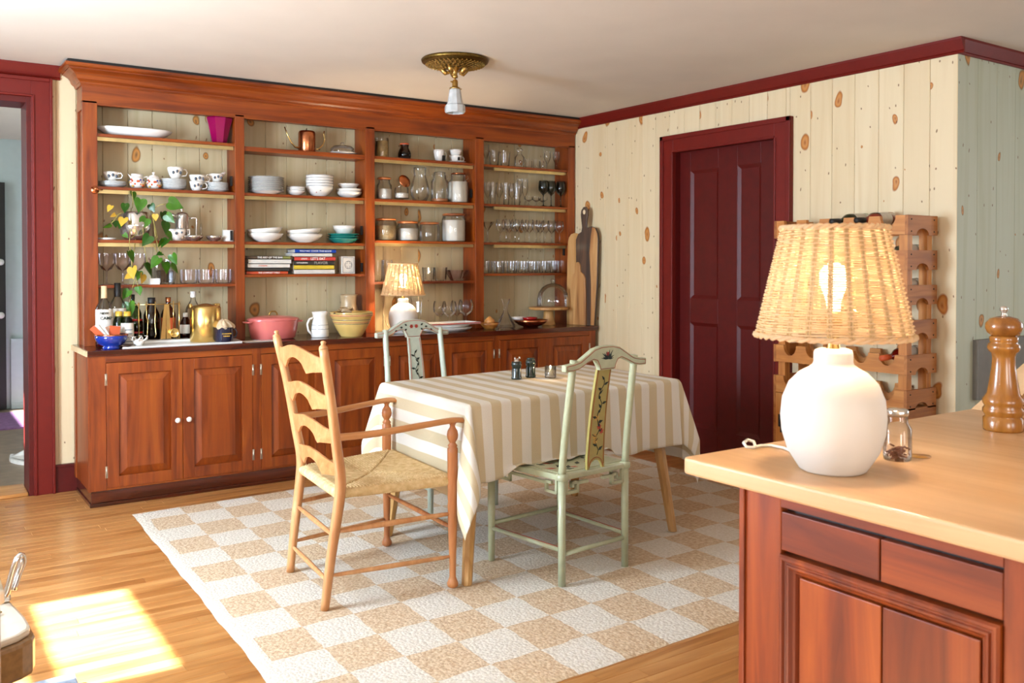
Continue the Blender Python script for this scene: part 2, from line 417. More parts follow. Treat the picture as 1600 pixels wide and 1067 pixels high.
# right wall with the panelled door
HY0, HY1, HZ = 3.635, 4.497, 2.09
wr = M().box(WX+.016, 4.62, OC+.016, HY0-.02, 0, CZ).box(WX+.016, 4.62, HY1+.02, 6.0, 0, CZ).box(WX+.016, 4.62, HY0-.02, HY1+.02, HZ+.025, CZ).build('wall_right', M_wall_shell)
wr['kind'] = 'structure'
plank_set(wr, 'y', OC, 3.57, .148, 0, CZ-.002, WX, .015, M_pine)
plank_set(wr, 'y', 3.57, 4.56, .1415, 2.15, CZ-.002, WX, .015, M_pine)
plank_set(wr, 'y', 4.56, 5.80, .1378, 0, CZ-.002, WX, .015, M_pine)
m_ = M(); m_.prism([(WX+y_, CZ-.078+z_) for y_, z_ in crown_profile()], 'y', OC-.036, 5.70)
m_.build('trim_2', M_red)['kind'] = 'structure'
m_ = M(); m_.prism([(OC+y_, CZ-.078+z_) for y_, z_ in crown_profile()], 'x', WX-.006, 6.5)
m_.build('trim_3', M_red)['kind'] = 'structure'
M().box(WX-.018, WX, OC, HY0-.125, 0, .15).build('baseboard_right', M_redd, bevel=.003)['kind'] = 'structure'
M().box(WX-.018, WX, HY1+.125, 5.30, 0, .15).build('baseboard_right', M_redd, bevel=.003)['kind'] = 'structure'
# kitchen wall facing the camera, right of the outside corner
wk = M().box(WX+.016, 6.6, OC+.016, OC+.14, 0, CZ).build('wall_kitchen', M_wall_shell); wk['kind'] = 'structure'
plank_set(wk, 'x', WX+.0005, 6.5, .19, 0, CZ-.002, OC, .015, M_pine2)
# left wall with windows
def window_wall(name, axis, at, th, a0, a1, wins):
    m_ = M(); t = a0
    def seg(p0, p1, z0, z1):
        if axis == 'y': m_.box(at-th, at, p0, p1, z0, z1)
        else: m_.box(p0, p1, at-th, at, z0, z1)
    for w0, w1 in wins:
        seg(t, w0, 0, CZ); seg(w0, w1, 0, .82); seg(w0, w1, 2.1, CZ); t = w1
    seg(t, a1, 0, CZ)
    o = m_.build(name, M_wall_shell); o['kind'] = 'structure'
    return o
window_wall('wall_left', 'y', LX, .14, FRY-.1, 5.99, [(.9, 1.8), (3.12, 4.06)])
window_wall('wall_front', 'x', FRY, .14, LX, 6.6, [(-.7, .3), (1.2, 2.2)])
n = 1
for w0, w1 in ((.9, 1.8), (3.12, 4.06)):
    wi = empty('window_%d' % n, (LX-.07, w0, .82), kind='structure'); n += 1
    M().box(LX-.1, LX-.04, w0, w0+.045, .82, 2.1).box(LX-.1, LX-.04, w1-.045, w1, .82, 2.1).box(LX-.1, LX-.04, w0, w1, .82, .88).box(LX-.1, LX-.04, w0, w1, 2.05, 2.1).build('window_frame', M_white, wi, True)
    M().box(LX-.09, LX-.05, w0+.045, w1-.045, 1.60, 1.66).build('meeting_rail', M_white, wi, True)
    M().box(LX-.14, LX+.05, w0-.05, w1+.05, .79, .82).build('window_sill', M_red, wi, True)
for w0, w1 in ((-.7, .3), (1.2, 2.2)):
    wi = empty('window_%d' % n, (w0, FRY-.07, .82), kind='structure'); n += 1
    M().box(w0, w0+.045, FRY-.1, FRY-.04, .82, 2.1).box(w1-.045, w1, FRY-.1, FRY-.04, .82, 2.1).box(w0, w1, FRY-.1, FRY-.04, .82, .88).box(w0, w1, FRY-.1, FRY-.04, 2.05, 2.1).build('window_frame', M_white, wi, True)
    M().box(w0-.05, w1+.05, FRY-.14, FRY+.05, .79, .82).build('window_sill', M_red, wi, True)
M().box(6.5, 6.6, FRY, OC, 0, CZ).build('wall_far_right', M_wall_shell)['kind'] = 'structure'
# hall beyond the left doorway
M().box(-1.5, 1.5, 6.05, 9.6, -.12, 0).build('floor_hall', M_hallfloor)['kind'] = 'structure'
M().box(-1.5, 1.5, 9.40, 9.5, 0, CZ).build('wall_hall_far', M_hallwall)['kind'] = 'structure'
M().box(1.4, 1.5, 6.0, 9.4, 0, CZ).build('wall_hall_right', M_hallwall)['kind'] = 'structure'
M().box(-1.6, -1.5, 6.0, 9.5, 0, CZ).build('wall_hall_left', M_hallwall)['kind'] = 'structure'
m_ = M().box(.87, 1.4, 9.375, 9.40, 0, .62).box(.87, 1.4, 9.36, 9.375, .60, .64).box(.87, 1.4, 9.36, 9.375, 0, .05)
m_.build('trim_4', M_hallwall)['kind'] = 'structure'
dh = empty('door_3', (.4, 9.35, 0), kind='structure')
M().box(.0, .83, 9.33, 9.37, .01, 2.06).build('door_slab', M_black, dh, True)
for z in (.86, 1.34): M().sphere((.79, 9.31, z), .03).build('door_knob', M_white, dh, True)
M().box(-.6, 1.30, 8.2, 9.1, .0, .012).single('hall_rug', M_lilac, 'lilac runner rug lying on the hall floor beyond the doorway', 'rug')
# shoes in the hall
def shoe(x, y, rz, label):
    r = empty('sneaker', (x, y, 0), rz, label, 'shoe', 'white sneakers in the hall')
    def fn(u, v):
        L_ = .27; a = v*2*PI; xx = (u-.5)*L_; wdt = .045*(sin(PI*(.08+.88*u))**.5); h = .055+.035*cos(PI*min(1, u*1.1))
        return (xx, wdt*cos(a), .022+h/2+h/2*sin(a))
    M().grid(fn, 12, 10).build('upper', M_white, r)
    M().prism([(.14*cos(t)*1.0, .05*sin(t)) for t in [i*PI/8 for i in range(16)]], 'z', 0, .024).build('sole', M_white, r)
shoe(.69, 6.80, 1.9, 'white sneaker lying toe out on the hall floor')
shoe(.86, 6.55, 1.2, 'white sneaker nearer the door jamb, half hidden by it')

# ------------------------------------------------------------------ red panelled door
dr = empty('door_2', (4.5, HY0, 0), kind='structure')
for y0, y1 in ((HY1-.0, HY1+.122), (HY0-.122, HY0)):
    s_ = 1 if y0 > 4 else -1
    m_ = M().box(4.412, WX, y0, y1, 0, 2.205)
    inn = HY1 if s_ > 0 else HY0; outr = inn+s_*.122
    m_.box(4.402, 4.412, outr, outr-s_*.03, 0, 2.205).box(4.405, 4.412, inn, inn+s_*.014, 0, 2.09)
    m_.build('casing', M_red, dr, True, .003)
m_ = M().box(4.412, WX, HY0, HY1, HZ-.005, 2.205).box(4.402, 4.412, HY0-.122, HY1+.122, 2.175, 2.205).box(4.405, 4.412, HY0, HY1, HZ-.005, HZ+.01)
m_.build('head_casing', M_red, dr, True, .003)
for y0, y1 in ((HY1, HY1+.015), (HY0-.015, HY0)): M().box(WX, 4.61, y0, y1, 0, HZ).build('jamb', M_redd, dr, True)
M().box(WX, 4.61, HY0, HY1, HZ, HZ+.02).build('head_jamb', M_redd, dr, True)
DF = 4.497
m_ = M().box(DF, DF+.02, HY0, HY1, .03, HZ)
ys = [HY0, 3.795, 3.985, 4.15, 4.40, HY1]
m_.box(DF-.0, DF-.014, ys[0], ys[1], .03, HZ).box(DF, DF-.014, ys[4], ys[5], .03, HZ).box(DF, DF-.014, ys[2], ys[3], .03, HZ)
for y0, y1 in ((ys[1], ys[2]), (ys[3], ys[4])):
    for z0, z1 in ((.03, .22), (.925, 1.09), (1.955, HZ)): m_.box(DF, DF-.014, y0, y1, z0, z1)
m_.build('door_slab', M_redd, dr, True, .002)
for y0, y1 in ((ys[1], ys[2]), (ys[3], ys[4])):
    for z0, z1 in ((.22, .925), (1.09, 1.955)):
        m_ = M(); a = .022
        o_ = [(y0, z0), (y1, z0), (y1, z1), (y0, z1)]; i_ = [(y0+a, z0+a), (y1-a, z0+a), (y1-a, z1-a), (y0+a, z1-a)]
        vs_ = [(DF-.012, p[0], p[1]) for p in o_]+[(DF-.002, p[0], p[1]) for p in i_]
        m_.add(vs_, [(0, 4, 5, 1), (1, 5, 6, 2), (2, 6, 7, 3), (3, 7, 4, 0), (4, 7, 6, 5)])
        m_.build('door_panel', M_redd, dr, True)
M().box(DF-.02, DF, HY0, HY1, 0, .03).build('door_sweep', M_black, dr, True)

# ------------------------------------------------------------------ base cabinet
bc = empty('base_cabinet', (2.635, 5.55, 0), 0, 'long cherry-stained base cabinet with eight raised-panel doors along the back wall', 'cabinet')
FY = 5.306
m_ = M().box(.872, 4.40, FY+.02, 5.77, .09, .82)
m_.build('carcass', M_cx, bc, True)
m_ = M().box(.862, 4.40, FY-.006, 5.77, 0, .02).box(.868, 4.40, FY, 5.77, .02, .085)
m_.build('plinth', M_counter, bc, True, .003)
stiles = [(.87, .947), (1.756, 1.807), (2.62, 2.662), (3.471, 3.519), (4.335, 4.40)]
for a, b in stiles: M().box(a, b, FY, FY+.02, .085, .82).build('stile', M_cz, bc, True, .0015)
for i in range(4):
    a, b = stiles[i][1], stiles[i+1][0]
    M().box(a, b, FY, FY+.02, .785, .82).build('rail', M_cx, bc, True, .0015)
    M().box(a, b, FY+.002, FY+.02, .085, .094).build('rail', M_cx, bc, True)
# side panel (left end)
M().box(.862, .872, FY, 5.77, .085, .82).build('side_panel', M_cz, bc, True)
M().box(.856, .862, FY, 5.36, .085, .82).build('side_stile', M_cz, bc, True, .001)
M().box(.856, .862, 5.72, 5.77, .085, .82).build('side_stile', M_cz, bc, True, .001)
def ring_frame(path_rect, prof, to3):
    # mitred rectangular moulding: prof is a list of (inset, depth)
    a0, a1, z0, z1 = path_rect; m = M(); vs_ = []
    for o, d in prof: vs_ += [to3(a0+o, z0+o, d), to3(a1-o, z0+o, d), to3(a1-o, z1-o, d), to3(a0+o, z1-o, d)]
    fs = [(k*4+i, k*4+(i+1) % 4, k*4+4+(i+1) % 4, k*4+4+i) for k in range(len(prof)-1) for i in range(4)]
    m.add(vs_, fs); return m
def raised_door(parent, x0, x1, z0, z1, fy, hinge_left, mz, mx, mm):
    th = .02; fw = .062
    g = .0015
    x0 += g; x1 -= g; z0 += g; z1 -= g
    w_, h_ = x1-x0, z1-z0
    m_ = M()
    m_.box(x0, x0+fw, fy-.004, fy+th, z0, z1).box(x1-fw, x1, fy-.004, fy+th, z0, z1)
    m_.box(x0+fw, x1-fw, fy-.004, fy+th, z0, z0+fw).box(x0+fw, x1-fw, fy-.004, fy+th, z1-fw, z1)
    d = m_.build('door', mz, parent, True, .0012)
    m_ = M(); a = .042
    X0, X1, Z0, Z1 = x0+fw, x1-fw, z0+fw, z1-fw
    o_ = [(X0, Z0), (X1, Z0), (X1, Z1), (X0, Z1)]; i_ = [(X0+a, Z0+a), (X1-a, Z0+a), (X1-a, Z1-a), (X0+a, Z1-a)]
    vs_ = [(p[0], fy+.012, p[1]) for p in o_]+[(p[0], fy-.0005, p[1]) for p in i_]+[(p[0]+(.001 if k in (0, 3) else -.001), fy-.003, p[1]+(.001 if k < 2 else -.001)) for k, p in enumerate(i_)]
    m_.add(vs_, [(0, 1, 5, 4), (1, 2, 6, 5), (2, 3, 7, 6), (3, 0, 4, 7), (4, 5, 9, 8), (5, 6, 10, 9), (6, 7, 11, 10), (7, 4, 8, 11), (8, 9, 10, 11)])
    m_.build('raised_panel', mz, d, True)
    kx = x1-.030 if hinge_left else x0+.030; kz = .435
    k = M().lathe([(0, .026), (.008, .026), (.0145, .02), (.0155, .014), (.0125, .007), (.006, .003), (.006, -.002)], (kx, fy-.004, kz), 16, axis='y')
    k.build('knob', M_white, d, True)
    hx = x0-.003 if hinge_left else x1+.003
    for hz in (z0+.09, z1-.09):
        M().box(hx-.006, hx+.006, fy-.007, fy-.003, hz-.032, hz+.032).tube([(hx, fy-.008, hz-.03), (hx, fy-.008, hz+.03)], .003, 6).build('hinge', M_steel, d, True)
for i in range(4):
    a, b = stiles[i][1], stiles[i+1][0]; mid = (a+b)/2
    raised_door(bc, a, mid, .094, .783, FY, True, M_cz, M_cx, None)
    raised_door(bc, mid, b, .094, .783, FY, False, M_cz, M_cx, None)
ct = M().box(.852, 4.415, FY-.014, 5.79, .82, .853)
ct.single('countertop', M_counter, 'long dark polished wood countertop on the base cabinet, carrying the bottles and pots', 'countertop', bevel=.004)
M().box(.846, .852, FY-.014, 5.79, .822, .851).single('countertop_edge_strip', M_cork, 'pale worn edging strip on the left end of the dark countertop', 'edging')  # pale strip makes the left end of the countertop lighter

# ------------------------------------------------------------------ upper open shelving
CTZ = .853; UY = 5.60
uh = empty('open_shelving', (2.65, 5.7, CTZ), 0, 'tall cherry-stained open shelving unit of four bays standing on the dark countertop', 'shelving')
ust = [(.884, .963), (1.750, 1.808), (2.632, 2.700), (3.508, 3.580), (4.366, 4.43)]
for a, b in ust: M().box(a, b, UY, UY+.02, CTZ, 2.25).build('stile', M_cz, uh, True, .002)
for a, b in ust[1:4]: M().box(a+.006, b-.006, UY+.02, 5.785, CTZ, 2.25).build('partition', M_cz, uh, True)
M().box(4.372, 4.43, UY+.02, 5.785, CTZ, 2.25).build('side_panel', M_cz, uh, True)
m_ = M().box(.894, .912, UY+.02, 5.785, CTZ, 2.25)
m_.build('side_panel', M_cz, uh, True)
M().box(.884, .8945, UY+.02, 5.785, 2.2, 2.25).box(.884, .8945, 5.75, 5.785, CTZ, 2.2).build('side_frame', M_cz, uh, True)
M().box(.884, 4.43, UY, UY+.02, 2.237, 2.345).build('header_rail', M_cx, uh, True, .002)
M().box(.912, 4.37, UY+.02, 5.785, 2.25, 2.27).build('top_board', M_cx, uh, True)
M().box(.886, .905, UY+.02, 5.785, 2.252, 2.345).build('side_header', M_cz, uh, True)
# dark edge bead around each bay
for i in range(4):
    a, b = ust[i][1], ust[i+1][0]
    M().box(a, b, UY-.002, UY+.008, 2.229, 2.237).build('bead', M_cx, uh, True)
prof = [(0, 2.335), (.006, 2.335), (.012, 2.345), (.012, 2.352), (.020, 2.356), (.030, 2.366), (.034, 2.38), (.045, 2.395), (.066, 2.408), (.075, 2.412), (.075, 2.418), (.092, 2.424), (.098, 2.432), (.098, 2.442), (0, 2.442)]
m_ = M(); rows = [[(.884-o, 5.785, z) for o, z in prof], [(.884-o, UY-o, z) for o, z in prof], [(4.43, UY-o, z) for o, z in prof]]
n_ = len(prof); vs_ = sum(rows, [])
fs = [(k*n_+i, k*n_+(i+1) % n_, (k+1)*n_+(i+1) % n_, (k+1)*n_+i) for k in range(2) for i in range(n_)]
m_.add(vs_, fs+[tuple(range(n_)), tuple(range(2*n_, 3*n_))[::-1]])
m_.build('cornice', M_cx, uh, True)
M().box(.80, 4.43, UY-.088, 5.785, 2.442, 2.4585).build('shadow_strip', M_black, uh, True, label='black strip between cornice and ceiling')  # black board painting in the shadow gap above the cornice
S1, S2, S3 = 2.070, 1.768, (1.462, 1.462, 1.484, 1.484)
S4 = (1.200, 1.256, 1.200, 1.252)
def shelf_z(b, r): return (S1 - (.012 if b > 0 else 0), S2, S3[b], S4[b])[r]
for b in range(4):
    a_, b_ = ust[b][1]-.002, ust[b+1][0]+.002
    for r in range(4):
        z = shelf_z(b, r)
        th = .017
        if b == 1 and r == 0: th = .028
        M().box(a_, b_, UY+.012, 5.785, z-th, z).build('shelf', M_cx, uh, True, .0015)
        if r < 3 and not (b == 1 and r == 0):
            x0 = a_+(.0 if b < 3 else .11)
            M().box(x0+.003, b_-.003, UY+.030, UY+.046, z-th-.022, z-th-.0005).build('brass_strip', M_strip, uh, True)
# black latches, copper catch
M().lathe([(0, .008), (.02, .006), (.024, 0)], (.948, UY, 1.745), 12, axis='y').tube([(.93, UY-.01, 1.755), (.955, UY-.025, 1.748), (.985, UY-.018, 1.747)], .006).build('copper_catch', M_copper, uh, True, label='ornate copper catch on the left stile')
for xx, zz in ((1.745, 1.84), (1.745, 1.50), (2.628, 1.55), (2.628, 1.30), (3.504, 1.84), (4.362, 1.42)):
    M().box(xx-.012, xx, UY+.04, UY+.055, zz-.03, zz+.03).build('hinge', M_black, uh, True)

# ------------------------------------------------------------------ tableware builders (meshes shared by size)
MC = {}
def cached(key, fn):
    if key not in MC: MC[key] = fn()
    return MC[key]
def put(name, me, loc, label, cat, group=None, rz=0, rx=0, ry=0):
    o = D.objects.new(name, me); C.objects.link(o); o.location = loc; o.rotation_euler = (rx, ry, rz)
    return tag(o, label, cat, group)
def lathe_mesh(name, prof, mat, seg=24, **k):
    key = (name, tuple(prof), mat.name, seg, tuple(sorted((a, str(b)) for a, b in k.items())))
    return cached(key, lambda: M().lathe(prof, seg=seg, **k).mesh(name, mat))
YS = 5.695
def sx(u, v=400, Y=YS): return q(u, v, Y=Y).x
def mpp(x, y=YS): return (x*sin(YAW)+y*cos(YAW))/FPX      # metres per pixel there
ORD = ['first', 'second', 'third', 'fourth', 'fifth', 'sixth', 'seventh', 'eighth', 'ninth', 'tenth', 'eleventh', 'twelfth', 'thirteenth', 'fourteenth']
def P_plate(r, h): return [(0, .001), (r*.55, 0), (r*.6, .002), (r*.95, h-.002), (r, h), (r*.96, h+.001), (r*.62, .005), (0, .005)]
def P_bowl(r, h): return [(0, 0), (r*.42, 0), (r*.44, .004), (r*.7, h*.28), (r*.92, h*.65), (r, h), (r*.975, h), (r*.89, h*.66), (r*.66, h*.32), (r*.4, .008), (0, .007)]
def P_cyl(r, h, t=.003): return [(0, 0), (r*.94, 0), (r, .004), (r, h), (r-t, h), (r-t, .006), (0, .006)]
def P_glass(r, h, t=1.0): return [(0, .004), (r*t*.8, .003), (r*t, .006), (r*(t+.03), h*.3), (r, h)]
def P_wine(r, h):
    b = h*.46
    return [(0, .004), (r*.85, .001), (r*.8, .003), (.006, .008), (.0035, .02), (.0035, b-.012), (.006, b-.003), (r*.55, b+.012), (r*.9, b+(h-b)*.28), (r, b+(h-b)*.5), (r*.94, b+(h-b)*.8), (r*.82, h)]
def P_coup(r, h):
    b = h*.45
    return [(0, .004), (r*.8, .001), (.006, .008), (.004, .02), (.004, b-.01), (.007, b), (r*.6, b+.01), (r, b+(h-b)*.45), (r, h)]
def P_flute(r, h):
    b = h*.36
    return [(0, .004), (r*1.1, .001), (.005, .008), (.0035, b-.01), (.008, b), (r*.8, b+.03), (r, b+(h-b)*.5), (r*.85, h)]
def stack(b_name, n, x, y, z0, prof, dz, mat, name, cat, label, group, seg=28):
    me = lathe_mesh(name, prof, mat, seg)
    names = ['bottom']+[ORD[i]+' from the bottom' for i in range(1, n-1)]+['topmost']
    for i in range(n):
        put(name, me, (x+random.uniform(-.001, .001), y, z0+i*dz+.0003), label % (names[i] if n > 1 else 'only'), cat, group)
def cup(x, y, z, r, h, label, rz=0, group=None, mat=None, name='teacup', cat='cup', dec=True, decmat=None, handle=True, tilt=0):
    c = empty(name, (x, y, z+.0003), rz, label, cat, group); c.rotation_euler = (0, tilt, rz)
    M().lathe([(0, 0), (r*.5, 0), (r*.55, .004), (r*.8, h*.35), (r*.97, h*.8), (r, h), (r*.96, h), (r*.78, h*.38), (0, .006)]).build('cup_body', mat or M_white, c)
    if handle:
        M().tube([(r*.93, 0, h*.82), (r*1.3, 0, h*.86), (r*1.5, 0, h*.6), (r*1.32, 0, h*.3), (r*.72, 0, h*.25)], r*.085, 6).build('handle', mat or M_white, c)
    if dec:
        m_ = M()
        for k in range(3):
            a = -PI/2-rz+(k-1)*.5; rr = r*.93
            m_.sphere((rr*cos(a), rr*sin(a), h*(.5+.12*(k % 2))), r*.16, 8, 1.3)
        m_.build('painted_flower', decmat or M_stripebl, c, label='blue painted flower')
    return c

# ================= bay 1 (leftmost)
z = shelf_z(0, 0)
x0, x1 = sx(154, 208), sx(266, 210)
m_ = M()
prof_ = [(0, .004), (.5, 0), (.75, .010), (.93, .034), (1.0, .05), (.97, .052), (.9, .038), (.7, .016), (0, .012)]
m_.lathe([(r*.215, z_) for r, z_ in prof_], (0, 0, 0), 36, sx=1, sy=.38, facet=lambda a: 1+.03*sin(5*a))
put('platter', m_.mesh('platter', M_white), ((x0+x1)/2, 5.695, z+.0003), 'large white oval serving platter alone on the top left shelf', 'platter')
m_ = M().lathe([(0, 0), (.042, 0), (.046, .006), (.07, .11), (.083, .155), (.078, .163), (.074, .155), (.05, .03), (0, .02)], seg=8, smooth=False)
put('vase', m_.mesh('vase', M_magenta), (sx(342, 200), 5.69, z+.0003), 'magenta faceted glass vase at the right end of the top left shelf', 'vase', rz=.2)
z = shelf_z(0, 1)
def small_stack(u, n, r, dz, lab, grp):
    stack('', n, sx(u, 290), YS, z, P_plate(r, .016), dz, M_blueish, 'saucer', 'saucer', lab, grp)
small_stack(176, 4, .078, .0065, 'blue-rimmed white saucer in the leftmost small stack, %s', 'saucers, leftmost stack')
cup(sx(174, 280), YS, z+.04, .046, .052, 'blue-flowered white teacup resting on the leftmost saucer stack', -.7, 'blue-flowered cups')
def floral(kind, u, lab, cat):
    c = empty(kind, (sx(u, 280), 5.68, z+.0003), 0, lab, cat)
    r = .043
    M().lathe([(0, 0), (r*.6, 0), (r*.95, .02), (r, .04), (r*.8, .062), (r*.72, .07), (r*.66, .068), (r*.6, .01), (0, .008)]).build('pot_body', M_white, c)
    m_ = {k: M() for k in ('o', 'b', 'y')}
    random.seed(3)
    for k in range(26):
        a = random.uniform(PI*.85, PI*2.15); zz = random.uniform(.012, .052); rr = r*(.97 if zz < .045 else .9)-.002
        m_['oby'[k % 3]].sphere((rr*cos(a), rr*sin(a), zz), random.uniform(.0045, .008), 6)
    m_['o'].build('painted_flower', M_orange, c, label='orange painted flowers'); m_['b'].build('painted_flower', M_cobalt, c, label='blue painted flowers'); m_['y'].build('painted_flower', M_goldP, c, label='yellow painted flowers')
    if kind == 'creamer':
        M().tube([(r*.8, 0, .066), (r*1.35, 0, .075), (r*1.45, 0, .045), (r*.95, 0, .025)], .005, 6).build('handle', M_white, c)
        M().add([(-r*.5, -.02, .06), (-r*.5, .02, .06), (-r*1.25, 0, .088), (-r*.6, 0, .045)], [(0, 1, 2), (0, 2, 3), (1, 3, 2)]).lathe([(r*.72, .068), (r*.78, .086), (r*.72, .086)]).build('spout', M_white, c)
    else:
        M().lathe([(r*.76, .068), (r*.6, .08), (.006, .088), (.006, .093), (.01, .098), (.006, .104), (0, .104)]).build('lid', M_white, c)
floral('creamer', 213, 'white creamer jug painted with orange and blue flowers', 'jug')
floral('sugar_bowl', 239, 'lidded sugar bowl painted with orange and blue flowers', 'sugar bowl')
small_stack(271, 8, .078, .0072, 'white saucer in the tall middle stack under a teacup, %s', 'saucers, middle stack')
cup(sx(274, 280), YS, z+.0725, .047, .068, 'blue-flowered teacup on top of the tall middle saucer stack', 0, 'blue-flowered cups')
cup(sx(305, 286), 5.67, z, .042, .06, 'lower blue-flowered teacup of the nested pair', -.2, 'blue-flowered cups')
cup(sx(307, 276), 5.67, z+.048, .05, .05, 'upper blue-flowered teacup of the nested pair', 0, 'blue-flowered cups')
small_stack(339, 7, .072, .0072, 'white saucer in the right stack under a tilted creamer, %s', 'saucers, right stack')
c_ = cup(sx(338, 275), YS, z+.066, .044, .048, 'small blue-flowered creamer jug on the right saucer stack', PI, None, name='creamer', cat='jug')
M().tube([(-.03, 0, .04), (-.055, 0, .062)], [.014, .008], 8).build('spout', M_white, c_)
# row 3 : plant, gravy boat, french press, silver bowls
z = shelf_z(0, 2)
M().lathe([(0, 0), (.055, 0), (.062, .008), (.058, .014), (0, .01)], (0, 0, 0), sx=1, sy=.9)
put('dish', lathe_mesh('dish', [(0, 0), (.05, 0), (.056, .012), (.052, .012), (.046, .004), (0, .004)], M_white), (sx(165, 369), 5.68, z+.0003), 'low white dish left of the hanging plant', 'dish')
POTX = sx(211, 360); POTY = 5.69
pl = empty('potted_pothos', (POTX, POTY, z), 0, 'trailing pothos plant with green and yellowing leaves in a silver pot', 'plant')
M().lathe([(0, 0), (.05, .0003), (.078, .035), (.090, .08), (.090, .095), (.078, .15), (.074, .168), (.070, .168), (.07, .15), (.0, .14)], seg=28, facet=lambda a: 1+.008*sin(9*a)).build('pot', M_silver, pl, label='hammered silver pot')
M().lathe([(0, .158), (.07, .156)], seg=20).build('soil', M_soil, pl)
leaves = [(195,321,15,0,'d'),(219,316,22,.2,'g'),(268,318,24,-1.2,'g'),(173,324,12,.3,'y'),(178,335,9,1,'y'),(170,351,13,.9,'g'),(179,348,12,0,'d'),(187,350,13,.3,'d'),(193,344,17,.1,'y'),(195,367,9,-.8,'g'),(226,345,20,.5,'g'),(231,372,20,.6,'d'),(243,337,11,0,'y'),(254,336,20,-.2,'d'),(263,338,18,-.9,'g'),(257,352,20,.1,'d'),(262,366,16,-.3,'g'),(251,376,15,.3,'g'),(260,377,18,.3,'d'),(202,397,20,-.2,'g'),(228,417,23,-.2,'d'),(246,407,21,.6,'g'),(257,414,20,.1,'g'),(271,401,18,-.6,'g'),(269,417,19,-.7,'g'),(251,397,11,1,'d'),(208,422,20,-.4,'y'),(222,432,17,.5,'y'),(216,427,15,.2,'g'),(217,451,14,-.2,'g'),(200,457,17,.6,'g'),(203,478,25,-.2,'g'),(202,432,12,.9,'y'),(207,303,14,.1,'g'),(237,322,14,-.5,'d')]
random.seed(11)
for (u, v, sz, rot, kc) in leaves:
    yy = 5.585 if v > 355 else 5.60+random.uniform(-.02, .02)
    p_ = q(u, v, Y=yy); s_ = sz*mpp(p_.x, yy)*.62
    m_ = M(); out = [(0, .34), (.25, .48), (.5, .5), (.72, .32), (.78, 0), (.62, -.42), (.3, -.85), (0, -1.3)]
    vs_ = [(0, 0, .34)]+[(x_*.95, -.10-.18*abs(x_), z_) for x_, z_ in out[1:]]+[(-x_*.95, -.10-.18*abs(x_), z_) for x_, z_ in out[1:-1]]+[(0, -.12, -.4)]
    c_i = len(vs_)-1; nr = len(out)-1
    right = [0]+list(range(1, nr+1)); left = [0]+list(range(nr+1, nr+nr))+[nr]
    fs = [(c_i, right[i+1], right[i]) for i in range(nr)]+[(c_i, left[i], left[i+1]) for i in range(nr)]
    m_.add(vs_, fs, True)
    mt = Matrix.Rotation(rot, 3, 'Y') @ Matrix.Rotation(random.uniform(-.95, .95), 3, 'Z') @ Matrix.Rotation(random.uniform(-.6, .3), 3, 'X')
    m_.v = [tuple(mt @ Vector(p)*s_ + p_) for p in m_.v]
    mat = {'g': M_leaf, 'd': M_leafd, 'y': M_leafy}[kc]
    o = m_.build('leaf', mat, pl, True)
    if kc == 'y': o['label'] = 'yellowing leaf'
for poly in ([(205,325),(204,355),(202,380),(205,400),(206,418),(212,435),(205,455),(203,475)], [(236,330),(241,350),(243,372),(250,392),(262,405),(270,410)], [(222,325),(224,372),(227,395),(230,410)], [(207,325),(208,312),(206,300)], [(236,328),(250,320),(262,318)], [(200,328),(185,335),(178,345),(172,350)], [(205,372),(214,365),(210,350)], [(212,372),(206,420),(214,440),(216,450)], [(240,345),(246,372),(238,378),(246,395)]):
    pts = []
    for k, (u, v) in enumerate(poly):
        yy = 5.64 if k == 0 else 5.592
        pts.append(q(u, v, Y=yy))
    M().tube(pts, .0022, 5).build('stem', M_stem, pl, True)
c = empty('gravy_boat', (sx(274, 360), 5.66, z+.0003), 0, 'white and blue patterned gravy boat behind the trailing leaves', 'gravy boat')
M().lathe([(0, 0), (.024, 0), (.02, .012), (.045, .04), (.05, .07), (.047, .07), (.04, .04), (0, .02)], sx=1.1, sy=.8).build('boat_body', M_white, c)
M().tube([(.04, 0, .065), (.075, 0, .07), (.075, 0, .04), (.05, 0, .03)], .005, 6).build('handle', M_white, c)
M().sphere((-.01, -.036, .045), .009, 8).sphere((.02, -.034, .05), .007, 8).build('painted_flower', M_stripebl, c, label='blue painted mark')
c = empty('french_press', (sx(284, 360), 5.69, z+.0003), 0, 'polished steel french press with a long handle', 'french press')
M().lathe([(0, 0), (.040, 0), (.042, .004), (.040, .15), (.041, .155), (.036, .165), (.03, .172), (.006, .176), (.006, .186), (.011, .192), (.006, .2), (0, .2)], seg=28).build('press_body', M_silver, c)
M().tube([(.04, 0, .14), (.085, 0, .145), (.088, 0, .13), (.085, 0, .03), (.04, 0, .02)], .006, 8).build('handle', M_silver, c)
M().tube([(-.036, 0, .145), (-.06, 0, .165)], [.014, .007], 8).build('spout', M_silver, c)
for u, s_, l in ((300, .058, 'left'), (332, .05, 'right')):
    put('silver_bowl', lathe_mesh('silver_bowl', P_bowl(s_, .034), M_silver), (sx(u, 368), 5.66, z+.0003), 'small dark-reflecting silver bowl, the %s one of two' % l, 'bowl', 'small silver bowls')
c = M().lathe([(0, 0), (.02, .001), (.005, .012), (.009, .02), (.004, .03), (.008, .045), (.003, .06), (.007, .085), (.003, .11), (0, .115)], seg=12)
put('glass_stopper', c.mesh('glass_stopper', M_glass), (sx(316, 350), 5.72, z+.0003), 'slim beaded glass ornament between the silver bowls', 'ornament')
m_ = M().lathe([(.03, 0), (.032, .004), (.032, .072), (.029, .072), (.028, .01), (0, .01)], seg=20, sx=1.2, sy=1)
put('beaker', m_.mesh('beaker', M_white), (sx(357, 365), 5.69, z+.0003), 'white straight-sided cup at the right end beside the silver bowls', 'cup')
